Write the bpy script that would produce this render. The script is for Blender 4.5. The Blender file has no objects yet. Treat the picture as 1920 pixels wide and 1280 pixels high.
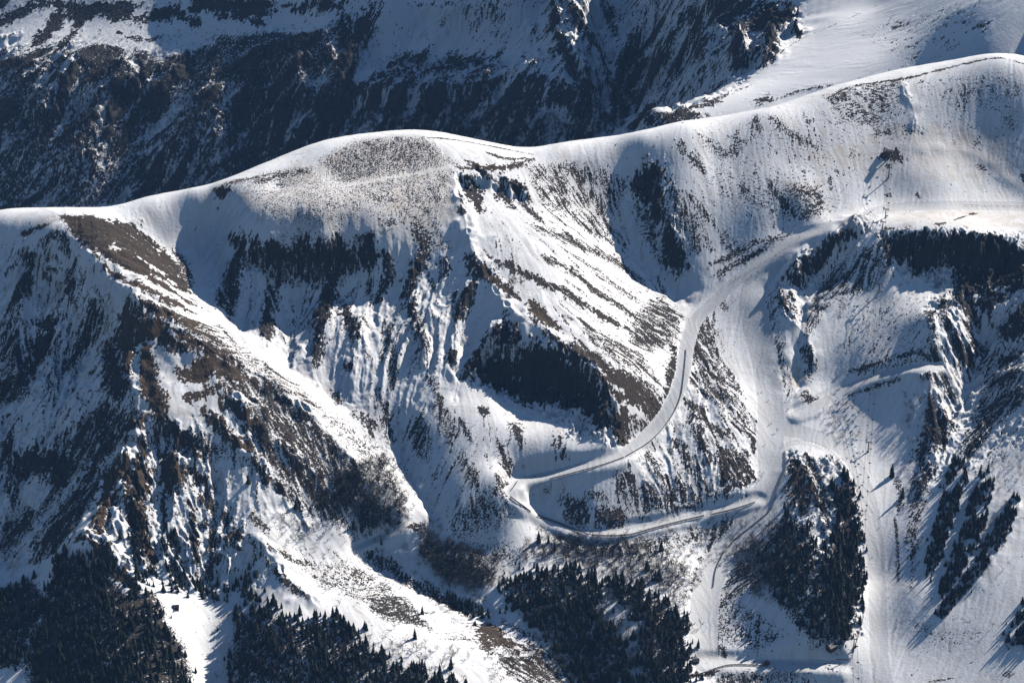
import bpy, math, random
import numpy as np
R = math.radians
sc = bpy.context.scene
COL = sc.collection
rng = np.random.default_rng(7)
random.seed(7)

# ------------------------------------------------------------------ camera, light, exposure
CAM = np.array([0.0, 0.0, 1406.0])
PITCH, HFOV = R(30.0), R(22.0)
FPX = 960.0 / math.tan(HFOV / 2)
cd = bpy.data.cameras.new('camera')
cam = bpy.data.objects.new('camera', cd)
COL.objects.link(cam)
cam.location = CAM
cam.rotation_euler = (R(90) - PITCH, 0, 0)
cd.sensor_fit = 'HORIZONTAL'
cd.angle = HFOV
cd.clip_start, cd.clip_end = 1.0, 60000.0
sc.camera = cam

SUN_EL, SUN_AZ = R(35.5), R(51.0)          # azimuth from north (+y) towards east (+x)
w = bpy.data.worlds.new('World')
sc.world = w
w.use_nodes = True
nt = w.node_tree
sky = nt.nodes.new('ShaderNodeTexSky')
sky.sky_type = 'NISHITA'
sky.sun_disc = False
sky.sun_elevation = SUN_EL
sky.sun_rotation = SUN_AZ
sky.altitude = 1800
sky.air_density = 1.6
sky.dust_density = 0.3
sky.ozone_density = 6.0
nt.nodes['Background'].inputs['Strength'].default_value = 0.05
nt.links.new(sky.outputs[0], nt.nodes['Background'].inputs[0])
sd = bpy.data.lights.new('sun', 'SUN')
sun = bpy.data.objects.new('sun', sd)
COL.objects.link(sun)
sd.energy = 5.0
sd.angle = R(0.5)
sd.color = (1.0, 0.92, 0.81)
to_sun = np.array([math.cos(SUN_EL) * math.sin(SUN_AZ), math.cos(SUN_EL) * math.cos(SUN_AZ), math.sin(SUN_EL)])
sun.rotation_euler = (R(90) - SUN_EL, 0, math.pi - SUN_AZ)
sun.location = (900, 900, 2600)
vs = sc.view_settings
vs.view_transform = 'Standard'
vs.look = 'None'
vs.exposure = 0.5
vs.gamma = 1.0
vs.use_curve_mapping = False
sc.cycles.max_bounces = 4
sc.cycles.diffuse_bounces = 0

# ------------------------------------------------------------------ pixel rays of the survey photograph (1920 x 1280)
CP, SP = math.cos(PITCH), math.sin(PITCH)
def rays(uv):
    uv = np.asarray(uv, float).reshape(-1, 2)
    a = (uv[:, 0] - 960) / FPX
    b = (640 - uv[:, 1]) / FPX
    return np.stack([a, CP + b * SP, -SP + b * CP], 1)
def project(P):
    d = np.asarray(P, float) - CAM
    f = d[:, 1] * CP - d[:, 2] * SP
    up = d[:, 1] * SP + d[:, 2] * CP
    return np.stack([960 + FPX * d[:, 0] / f, 640 - FPX * up / f], 1), f

def pts(s):
    return np.array([[float(x) for x in q.split(',')] for q in s.split()])

def spline(p, n=6):
    """Catmull-Rom through the points"""
    p = np.asarray(p, float)
    if len(p) < 3:
        k = np.linspace(0, 1, n * 2)[:, None]
        return p[0] * (1 - k) + p[-1] * k
    q = np.vstack([2 * p[0] - p[1], p, 2 * p[-1] - p[-2]])
    out = []
    for i in range(1, len(q) - 2):
        t = np.linspace(0, 1, n, endpoint=False)[:, None]
        a, b, c, d = q[i - 1], q[i], q[i + 1], q[i + 2]
        out.append(0.5 * (2 * b + (c - a) * t + (2 * a - 5 * b + 4 * c - d) * t ** 2 + (3 * b - a - 3 * c + d) * t ** 3))
    out.append(q[-2][None])
    return np.vstack(out)

# ------------------------------------------------------------------ height fields
def tps_solve(P, z, lam):
    n = len(P)
    d2 = ((P[:, None] - P[None]) ** 2).sum(-1)
    K = 0.5 * d2 * np.log(d2 + 1e-9) + lam * np.eye(n)
    A = np.zeros((n + 3, n + 3))
    A[:n, :n] = K
    A[:n, n:] = np.c_[np.ones(n), P]
    A[n:, :n] = A[:n, n:].T
    return np.linalg.solve(A, np.r_[z, 0, 0, 0])

def gauss1(a, s, axis):
    if s < 0.3: return a
    r = int(3 * s) + 1
    k = np.exp(-0.5 * (np.arange(-r, r + 1) / s) ** 2)
    k /= k.sum()
    pad = [(0, 0), (0, 0)]
    pad[axis] = (r, r)
    b = np.pad(a, pad, mode='edge')
    out = np.zeros_like(a)
    n = a.shape[axis]
    for i, kk in enumerate(k):
        out += kk * (b[i:i + n] if axis == 0 else b[:, i:i + n])
    return out
def blur(a, s): return gauss1(gauss1(a, s, 0), s, 1)
def cdf(x): return 1 / (1 + np.exp(-1.702 * x))
def sstep(a, b, x):
    t = np.clip((x - a) / (b - a), 0, 1)
    return t * t * (3 - 2 * t)

class Field:
    """one terrain sheet: heights and cover on a regular world grid"""
    def __init__(s, x0, x1, y0, y1, step):
        s.st = step
        s.x0, s.y0 = x0, y0
        s.nx, s.ny = int((x1 - x0) / step) + 1, int((y1 - y0) / step) + 1
        s.xs = (x0 + np.arange(s.nx) * step).astype(np.float32)
        s.ys = (y0 + np.arange(s.ny) * step).astype(np.float32)
        s.X, s.Y = np.meshgrid(s.xs, s.ys)
        s.H = np.zeros((s.ny, s.nx), np.float32)
        z = lambda v=0.0: np.full((s.ny, s.nx), v, np.float32)
        s.D, s.brown, s.wS, s.wT, s.rough, s.piste, s.dust, s.fine = z(), z(.3), z(.5), z(), z(), z(), z(), z()
        s.objid = np.zeros((s.ny, s.nx), np.int8)
        fy, fx = np.fft.fftfreq(s.ny, step), np.fft.rfftfreq(s.nx, step)
        s.k = np.sqrt(fy[:, None] ** 2 + fx[None] ** 2)
        s.n_big = s.noise(28); s.n_mid = s.noise(9); s.n_small = s.noise(4)
    def noise(s, lam, bw=0.6):
        g = np.fft.rfft2(rng.standard_normal((s.ny, s.nx)).astype(np.float32))
        k = np.maximum(s.k, 1e-6) * lam
        g *= np.exp(-0.5 * (np.log(k) / bw) ** 2)
        a = np.fft.irfft2(g, (s.ny, s.nx)).astype(np.float32)
        return a / a.std()
    def base(s, P, z, lam=20.0, coarse=6):
        sc_ = 100.0
        w = tps_solve(P / sc_, z, lam / sc_ ** 2)
        xs, ys = s.xs[::coarse], s.ys[::coarse]
        xs = np.append(xs, s.xs[-1] + coarse * s.st); ys = np.append(ys, s.ys[-1] + coarse * s.st)
        xs = s.x0 + np.arange(len(xs)) * s.st * coarse; ys = s.y0 + np.arange(len(ys)) * s.st * coarse
        GX, GY = np.meshgrid(xs, ys)
        G = np.c_[GX.ravel(), GY.ravel()] / sc_
        h = w[-3] + G @ w[-2:]
        for i in range(len(P)):
            d2 = ((G - P[i] / sc_) ** 2).sum(1)
            h += w[i] * 0.5 * d2 * np.log(d2 + 1e-9)
        h = h.reshape(GX.shape)
        s.H = s.bil(h, (s.X - s.x0) / (s.st * coarse), (s.Y - s.y0) / (s.st * coarse)).astype(np.float32)
        s.H = blur(s.H, coarse * 0.6)
    @staticmethod
    def bil(a, fx, fy):
        ny, nx = a.shape
        fx = np.clip(fx, 0, nx - 1.001); fy = np.clip(fy, 0, ny - 1.001)
        i, j = fx.astype(np.int32), fy.astype(np.int32)
        u, v = fx - i, fy - j
        return (a[j, i] * (1 - u) + a[j, i + 1] * u) * (1 - v) + (a[j + 1, i] * (1 - u) + a[j + 1, i + 1] * u) * v
    def at(s, a, x, y): return s.bil(a, (np.asarray(x) - s.x0) / s.st, (np.asarray(y) - s.y0) / s.st)
    def cast(s, uv):
        """where the photograph's rays meet this sheet"""
        d = rays(uv)
        d = d / d[:, 1:2]
        n = 500
        ts = np.linspace(s.ys[0], s.ys[-1], n)
        X = d[:, :1] * ts; Z = CAM[2] + d[:, 2:3] * ts
        gap = Z - s.at(s.H, X, np.broadcast_to(ts, X.shape))
        hit = gap < 0
        i = np.where(hit.any(1), hit.argmax(1), n - 1)
        i = np.maximum(i, 1)
        r = np.arange(len(d))
        g0, g1 = gap[r, i - 1], gap[r, i]
        f = np.clip(g0 / np.where(np.abs(g0 - g1) < 1e-6, 1, g0 - g1), 0, 1)
        t = ts[i - 1] + f * (ts[1] - ts[0])
        return np.stack([d[:, 0] * t, t, CAM[2] + d[:, 2] * t], 1)
    def box(s, Q, m):
        i0 = max(0, int((Q[:, 0].min() - m - s.x0) / s.st)); i1 = min(s.nx, int((Q[:, 0].max() + m - s.x0) / s.st) + 2)
        j0 = max(0, int((Q[:, 1].min() - m - s.y0) / s.st)); j1 = min(s.ny, int((Q[:, 1].max() + m - s.y0) / s.st) + 2)
        return (slice(j0, j1), slice(i0, i1)) if i1 > i0 and j1 > j0 else None
    def dist(s, Q, sl):
        """distance, signed side and run along a polyline"""
        x, y = s.X[sl], s.Y[sl]
        best = np.full(x.shape, 1e9, np.float32); side = np.zeros_like(best); run = np.zeros_like(best)
        L = np.r_[0, np.cumsum(np.hypot(*np.diff(Q[:, :2], axis=0).T))]
        for k in range(len(Q) - 1):
            a, b = Q[k, :2], Q[k + 1, :2]
            ab = b - a
            l2 = max(float(ab @ ab), 1e-6)
            t = np.clip(((x - a[0]) * ab[0] + (y - a[1]) * ab[1]) / l2, 0, 1)
            dx, dy = x - a[0] - t * ab[0], y - a[1] - t * ab[1]
            d = dx * dx + dy * dy
            m = d < best
            best = np.where(m, d, best)
            side = np.where(m, np.sign(ab[0] * dy - ab[1] * dx), side)
            run = np.where(m, (L[k] + t * (L[k + 1] - L[k])) / max(L[-1], 1e-6), run)
        return np.sqrt(best), side, run
    def inside(s, Q, sl):
        x, y = s.X[sl], s.Y[sl]
        c = np.zeros(x.shape, bool)
        for k in range(len(Q)):
            a, b = Q[k], Q[(k + 1) % len(Q)]
            if a[1] == b[1]: continue
            c ^= ((a[1] > y) != (b[1] > y)) & (x < (b[0] - a[0]) * (y - a[1]) / (b[1] - a[1]) + a[0])
        return c
    # ---- relief strokes
    def ridge(s, amp, wid, p, sharp=1.0, q=None):
        """amp metres (negative: gully) along the line, falling off over wid metres; sharp 1: a crease, 2: round"""
        Q = s.cast(spline(pts(p), 5)) if q is None else q
        sl = s.box(Q, wid * 5)
        if sl is None: return
        d, _, run = s.dist(Q, sl)
        d = np.abs(d + min(.2 * wid, 2.5) * s.n_big[sl])
        taper = np.minimum(1, np.minimum(run, 1 - run) * 6 + 0.15)
        s.H[sl] += amp * taper * np.exp(-(d / wid) ** sharp)
    def cliff(s, drop, wid, reach, p):
        """ground on the left hand of the line falls by drop within wid metres and recovers over reach"""
        Q = s.cast(spline(pts(p), 5))
        sl = s.box(Q, reach * 5.5)
        if sl is None: return
        d, sd_, run = s.dist(Q, sl)
        g = d * sd_ + 0.8 * s.n_mid[sl] + 3.0 * s.n_big[sl]
        taper = np.minimum(1, np.minimum(run, 1 - run) * 4)
        lo = taper * taper * (3 - 2 * taper) * sstep(-wid * .2, wid, g) * np.exp(-(np.maximum(g, 0) / reach) ** 1.3)
        far_ = sstep(wid, wid * 2.2, d)
        s.H[sl] -= drop * (lo * (1 - far_) + blur(lo, 8 / s.st) * far_)
    def bump(s, amp, rad, u, v):
        Q = s.cast([[u, v]])
        sl = s.box(Q, rad * 3)
        if sl is None: return
        s.H[sl] += amp * np.exp(-((s.X[sl] - Q[0, 0]) ** 2 + (s.Y[sl] - Q[0, 1]) ** 2) / rad ** 2)
    # ---- masks
    def mask(s, kind, p, wid, soft, warp=1.0):
        q = pts(p)
        wid *= 0.55; soft *= 0.55
        wob = warp * (0.55 * s.n_mid + 0.45 * s.n_big + 0.4 * s.n_small)
        if kind == 'L':
            Q = s.cast(spline(q, 5))
            sl = s.box(Q, wid + soft * 2 + 6)
            if sl is None: return None, None
            d, _, run = s.dist(Q, sl)
            tap = np.sqrt(np.clip(np.minimum(run, 1 - run) * 5, 0.05, 1))
            g = wid * 0.5 * (tap if warp > 0 else 1) - d
            amp = min(4.0, wid * 0.42)
        else:
            q = np.vstack([q, q[:1]])
            qq = np.vstack([np.linspace(q[i], q[i + 1], 4, endpoint=False) for i in range(len(q) - 1)])
            Q = s.cast(qq)
            sl = s.box(Q, soft * 2 + 6)
            if sl is None: return None, None
            d, _, _ = s.dist(np.vstack([Q, Q[:1]]), sl)
            g = np.where(s.inside(Q, sl), d, -d)
            amp = 4.5
        g = g + amp * wob[sl]
        return sstep(-soft * .5 - .01, soft * .5 + .01, g), sl
    def cover(s, kind, d, brown, style, wid, soft, p, add=False):
        m, sl = s.mask(kind, p, wid, soft)
        if m is None: return
        if add: s.D[sl] = np.clip(s.D[sl] + d * m, 0, 1.2)
        else: s.D[sl] += (d - s.D[sl]) * m
        s.brown[sl] += (brown - s.brown[sl]) * np.minimum(1, m * 1.5)
        ws, wt, fn = {'s': (1, 0, 0), 'i': (0, 0, .35), 't': (.15, .85, 0), 'm': (.5, 0, .1), 'f': (.2, 0, .75)}[style]
        s.fine[sl] += (fn - s.fine[sl]) * m
        s.wS[sl] += (ws - s.wS[sl]) * m
        s.wT[sl] += (wt - s.wT[sl]) * m
    def setmask(s, arr, val, kind, wid, soft, p, warp=1.0):
        m, sl = s.mask(kind, p, wid, soft, warp)
        if m is None: return
        arr[sl] += (val - arr[sl]) * m
    # ---- flow noise: white noise smeared along the fall line (or along the contours)
    def flow(s, lam, length, perp=False, smooth=6.0, wander=.3, rot=0.0):
        hs = blur(s.H, smooth / s.st)
        gy, gx = np.gradient(hs, s.st)
        if perp: gx, gy = -gy, gx
        m = np.sqrt(gx * gx + gy * gy)
        wob = wander * (0.7 * s.n_big + 0.5 * s.n_mid)
        gx, gy = gx - wob * gy, gy + wob * gx
        if rot: gx, gy = gx * math.cos(rot) - gy * math.sin(rot), gx * math.sin(rot) + gy * math.cos(rot)
        m = np.sqrt(gx * gx + gy * gy) + 1e-6
        gx, gy = gx / m, gy / m
        n = s.noise(lam, .5)
        acc = n.copy()
        wsum = 1.0
        h = max(s.st, lam * .45)
        K = max(2, int(length / 2 / h))
        for sg in (1, -1):
            fx = np.broadcast_to(np.arange(s.nx, dtype=np.float32), n.shape).copy()
            fy = np.broadcast_to(np.arange(s.ny, dtype=np.float32)[:, None], n.shape).copy()
            for k in range(1, K + 1):
                i = np.clip(fx + .5, 0, s.nx - 1).astype(np.int32); j = np.clip(fy + .5, 0, s.ny - 1).astype(np.int32)
                fx += sg * gx[j, i] * h / s.st; fy += sg * gy[j, i] * h / s.st
                i = np.clip(fx + .5, 0, s.nx - 1).astype(np.int32); j = np.clip(fy + .5, 0, s.ny - 1).astype(np.int32)
                wgt = 0.5 + 0.5 * math.cos(math.pi * k / (K + 1))
                acc += wgt * n[j, i]
                wsum += wgt
        acc = blur(acc, lam * 0.12 / s.st)
        return (acc - acc.mean()) / acc.std()
    def normal_z(s):
        gy, gx = np.gradient(s.H, s.st)
        return 1 / np.sqrt(1 + gx * gx + gy * gy)

# ------------------------------------------------------------------ the near mountain: survey points (u, v in the photograph, metres above a 22 degree slope)
S0, Y0 = 0.404, 1839.0
NEAR_PTS = '''
-120,430,10 0,418,15 60,402,20 95,420,32 200,398,24 290,392,22 370,372,22 410,352,26 500,312,25 610,272,26 700,258,26 790,253,28 850,262,22 930,275,14 990,287,10 1060,283,10 1200,260,14 1290,240,16
1440,212,14 1550,185,12 1600,162,12 1700,145,14 1800,120,18 1870,107,28 1960,120,26 2060,150,10
95,438,34 160,487,40 205,540,38 240,568,52 300,596,50 380,656,46 470,706,28 550,762,14 620,835,2 680,900,-6 730,960,-16
40,470,10 -20,470,0 120,520,14 60,600,-7 150,600,8 200,620,18 215,640,24 240,720,28 262,790,28 30,760,-20 120,740,2 180,780,10 -60,700,-30 -60,900,-36 20,960,-37 100,920,-16 180,900,10 70,1060,-30 0,1040,-42 -80,1150,-30
250,870,20 210,960,16 150,1005,20 90,1080,-7 200,1070,16 270,1110,14 330,1180,6 200,1200,20 60,1200,-6 300,1280,16 150,1280,12 0,1280,-12
380,1150,-14 390,1230,-22 410,1290,-30 420,1180,-18 480,1250,-8
330,800,36 300,760,44 340,700,44 420,720,40 400,800,30 330,900,18 400,950,6 330,1000,6 440,1010,0 480,1010,4 400,1090,-16 520,1090,-6 600,1140,-6 500,1180,0 600,1250,2
480,800,26 550,850,12 600,930,-5 480,930,12 660,1000,-19 560,1030,-12
300,450,4 380,440,-4 400,400,10 360,500,-2 410,510,-4 330,540,18 430,590,-2 500,650,-4 560,690,-8 620,740,-14 680,790,-16 740,830,-24 765,890,-26 800,940,-28 830,980,-28 760,990,-26 690,1030,-36 780,1080,-36 870,1125,-34 960,1175,-32 1060,1240,-32 1120,1290,-34
430,380,24 520,350,28 640,330,30 760,310,32 450,430,30 520,450,34 600,452,36 690,435,34 760,430,30 830,400,30
560,520,4 640,520,4 720,540,2 800,520,8 600,600,-2 700,620,0 800,600,4 560,620,-14 660,700,-8 750,700,-6 840,680,0 720,760,-14 800,800,-10 880,760,-4 900,860,-8 980,830,-6 1060,840,-10 960,900,-12 860,960,-18
850,322,30 868,400,28 890,485,20 950,580,16 1045,648,14 1130,715,8 1165,790,-6 1180,840,-16
860,600,4 880,660,-2 900,712,-6 980,765,-8 1090,805,-10 930,640,12 1000,690,6 1080,740,0
940,350,22 1000,400,14 1000,480,20 1060,440,4 1100,500,-4 1100,580,6 1180,590,-18 1200,640,-20 1170,690,6 1230,720,-16 1250,650,-30
1080,330,0 1140,400,-20 1190,460,-34 1240,510,-42 1290,570,-46 1120,290,6 1220,310,2 1260,400,-10 1290,470,-26 1180,330,-6
1340,290,4 1340,380,-8 1360,470,-30 1430,400,-12 1480,300,2 1500,370,-4 1540,270,4 1580,330,-6 1640,230,4 1640,310,-6 1680,270,0 1710,330,-4 1770,340,-5 1800,270,-2 1860,220,10 1850,330,-8 1920,300,2 1920,380,-10
1660,385,-12 1720,385,-10 1800,385,-8 1900,395,-8 1560,400,-12 1480,430,-20 1650,430,4 1720,430,16 1800,436,20 1910,470,16 1960,450,18
1400,500,-32 1340,560,-42 1300,610,-40 1285,680,-32 1250,770,-26 1180,845,-24 1070,885,-20 965,915,-24
1600,420,2 1550,450,-4 1500,490,-12 1455,530,-28 1540,500,-20 1500,560,-22 1450,600,-30 1480,660,-29 1520,620,-24 1500,740,-36
1410,560,-32 1430,640,-36 1440,720,-39 1445,800,-40 1440,880,-37 1430,940,-35 1370,1020,-42 1325,1100,-36 1315,1180,-32 1315,1240,-30
1320,720,-30 1380,760,-29 1300,800,-22 1380,850,-32 1300,880,-30 1390,915,-33 1220,880,-22 1200,940,-32 1280,930,-36 1100,930,-24 1100,1000,-40 1200,993,-42 1310,968,-44 1010,965,-38
1580,560,-18 1650,560,-14 1720,520,2 1780,540,0 1840,540,6 1620,650,-23 1700,640,-8 1560,720,-39 1650,705,-20 1740,690,-6 1760,600,12 1600,780,-33 1680,780,-24 1740,770,-14
1880,560,4 1920,600,4 1850,620,-14 1830,690,-24 1800,760,-24 1770,840,-20 1740,900,-24 1900,700,6 1880,800,-2 1960,900,2 1850,900,-6
1620,860,-33 1700,880,-30 1560,830,-35 1480,832,-37 1640,980,-32 1650,1080,-40 1660,1180,-36 1640,1270,-34 1700,1000,-27 1700,1100,-27 1560,1255,-34 1440,1250,-34
1500,880,-24 1540,960,-18 1560,1040,-10 1560,1120,-8 1540,1190,-16 1490,950,-22 1440,1050,-28 1400,1120,-26 1590,960,-24 1605,1080,-30 1600,1170,-28 1440,1180,-28 1500,1220,-26 1380,1220,-30
1760,920,-20 1800,1000,-14 1790,1100,-18 1750,1150,-22 1860,960,-8 1850,1080,-10 1920,1000,-4 1900,1150,-8 1780,1220,-24 1900,1250,-10 2000,1200,0
900,1020,-36 1000,1050,-36 940,1100,-32 1050,1120,-26 1150,1080,-30 1250,1060,-30 1180,1180,-16 1270,1180,-22 1240,1280,-14 1000,1280,-20 900,1210,-16 800,1160,-20 700,1110,-20 800,1250,2 700,1220,2 600,1180,-4
'''
NEAR = Field(-610, 610, 1715, 2740, 0.85)
T = np.array([[float(x) for x in q.split(',')] for q in NEAR_PTS.split()])
d_ = rays(T[:, :2]); k_ = -d_[:, 2] / d_[:, 1]
y_ = (1406 - T[:, 2] + S0 * Y0) / (S0 + k_)
CPTS = np.c_[d_[:, 0] / d_[:, 1] * y_, y_]
CZ = S0 * (y_ - Y0) + T[:, 2]
# the unseen back of the ridge drops into the next valley
crest = slice(0, 26)
bx, by, bz = CPTS[crest, 0], CPTS[crest, 1], CZ[crest]
for dy, dz in ((40, -14), (110, -70), (220, -170), (340, -250)):
    CPTS = np.vstack([CPTS, np.c_[bx[::2], by[::2] + dy]]); CZ = np.r_[CZ, bz[::2] + dz]
# in front of the frame the slopes run on down
for x in range(-600, 601, 150):
    CPTS = np.vstack([CPTS, [[x, 1730]]]); CZ = np.r_[CZ, S0 * (1730 - Y0) - 15]
NEAR.base(CPTS, CZ, 6.0)

# creases the smooth survey cannot hold: (metres, width, line)
RIDGES = [
 (1.4, 4, '1690,281 1750,281 1815,288 1860,310 1890,340 1930,364'),
 (2.5, 6, '1690,152 1698,180 1714,212 1712,250'),
 (9, 16, '95,430 160,485 205,540 240,568 300,596 380,656 470,706 550,762 620,835'),
 (12, 14, '205,560 212,625 240,720 265,795 250,870 205,960 150,1005'),
 (7, 10, '850,322 868,400 890,485 950,580 1045,648 1130,715 1165,790'),
 (-5, 5, '735,765 750,850 770,900 800,940 825,975'), (-3, 14, '380,420 420,540 500,645 620,735 720,790'),
 (-8, 14, '1140,390 1190,455 1245,510 1295,570'),
 (6, 9, '1205,305 1235,400 1285,485'), (-5, 9, '1175,340 1205,410 1250,480'),
 (-10, 16, '760,985 690,1030 780,1085 870,1130 960,1175'),
 (8, 10, '450,455 425,530 410,580'), (5.0, 9.0, '524,510 500,590 498,650 509,710'), (3.4, 11, '628,500 600,595 587,690 592,750'), (2.6, 10, '645,560 668,620 655,690 660,750'),
 (3.0, 10, '724,480 705,560 680,600 680,660'), (5.0, 8.0, '790,450 770,540 785,620 804,680'), (6.2, 9.0, '890,515 860,600 850,680 857,740'), (4.3, 7.0, '830,470 838,520 810,560 808,620'), (2.2, 8, '560,500 545,600 560,650 580,710'),
 (8, 8, '936,600 900,660 870,710'), (-4.3, 8.0, '905,545 890,620 860,700 857,760'), (-2.6, 11, '680,480 700,540 690,620 697,680'), (-2.6, 11, '760,450 745,540 730,620 734,680'), (-4.3, 8.0, '590,520 560,600 540,640 542,700'), (-4.3, 8.0, '490,480 465,560 450,610 454,670'),
 (9, 10, '1490,850 1520,900 1545,970 1570,1050 1580,1110'), (-10, 10, '1530,860 1545,930 1570,1000 1590,1090'),
 (9, 9, '1625,405 1560,450 1500,495 1458,530'), (-9, 11, '1600,440 1530,520 1505,570 1500,650 1490,740'), (7, 9, '1450,530 1480,600 1510,640 1530,700'),
 (-9, 12, '1870,560 1840,660 1790,760 1760,850'), (9, 10, '1790,540 1800,620 1830,680'), (9, 11, '1900,560 1880,640 1840,720'), (8, 9, '1740,700 1765,770 1775,840'), (6, 9, '1740,800 1745,860 1720,940'),
 (4, 9, '1830,860 1790,940 1760,1040'), (4, 9, '1860,900 1820,980 1790,1100'), (4, 9, '1910,930 1870,1010 1800,1110'), (-3, 9, '1830,900 1790,1000 1765,1100'), (-3, 9, '1870,960 1830,1040 1800,1110'),
 (8, 9, '270,840 262,930 265,1010 270,1080'), (8, 9, '320,830 335,910 310,1000 325,1080'), (8, 8, '235,840 240,930 230,1000'), (-7, 8, '255,850 250,950 245,1050'), (-7, 8, '300,850 290,960 290,1060'), (7, 8, '370,990 365,1060 350,1110'), (7, 8, '410,990 420,1060 400,1120'),
 (8, 10, '470,1005 510,1050 545,1100 600,1140'), (8, 10, '140,1005 200,1030 240,1085 275,1115'),
 (10, 10, '60,480 40,560 30,660 20,740'), (9, 9, '140,500 110,600 90,700 50,760'), (-8, 10, '90,470 75,580 60,700'), (8, 9, '215,640 150,740 100,830 50,900'), (-10, 12, '190,580 130,720 70,830 10,930'), (9, 9, '265,800 180,880 130,960 60,1050'), (-9, 10, '230,800 150,890 90,990'),
 (7, 9, '420,730 480,790 540,850 600,900'), (6, 8, '390,770 440,830 500,890 560,950'), (7, 9, '490,705 570,770 640,845 690,900'),
]
CLIFFS = [
 (22, 7, 18, '730,480 690,450 640,462 600,472 540,470 500,466 430,438'),
 (34, 16, 34, '1140,745 1100,690 1050,650 1000,652 950,640 900,650 868,705'),
 (14, 10, 22, '910,318 880,325 850,325'), (16, 9, 16, '990,352 960,345 930,325'),
 (40, 18, 36, '1960,470 1900,455 1830,440 1740,434 1690,440 1650,452'),
 (14, 8, 16, '1625,404 1560,448 1500,494 1456,532'),
 (18, 10, 20, '1240,305 1210,308 1185,345'),
 (16, 10, 18, '360,798 330,806 300,790 268,790'),
]
for amp, wid, p in RIDGES: NEAR.ridge(amp, wid, p)
for drop, wid, reach, p in CLIFFS: NEAR.cliff(drop, wid, reach, p)

# roads and pistes are levelled across (width px, line)
TRACKS = [
 (26, '1560,425 1480,455 1400,510 1345,560 1305,600 1288,650 1280,700 1255,765 1215,815 1160,855 1070,882 985,903 960,920'),
 (17, '960,918 1000,962 1100,999 1200,992 1310,966 1420,938'),
 (46, '1470,470 1415,540 1415,600 1435,680 1445,760 1445,830 1445,900 1400,985 1345,1055 1322,1130 1318,1240'),
 (28, '1316,1243 1400,1246 1480,1247 1570,1250'),
 (30, '1450,800 1520,815 1590,850 1625,930 1640,1020 1645,1120 1650,1240 1660,1290'),
 (22, '1495,776 1525,764 1560,745 1620,715 1700,692 1760,688'),
 (14, '1690,277 1750,277 1815,283 1860,305 1890,335 1930,358'),
 (12, '760,982 738,1000 690,1018 668,1035 690,1060'),
]
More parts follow.
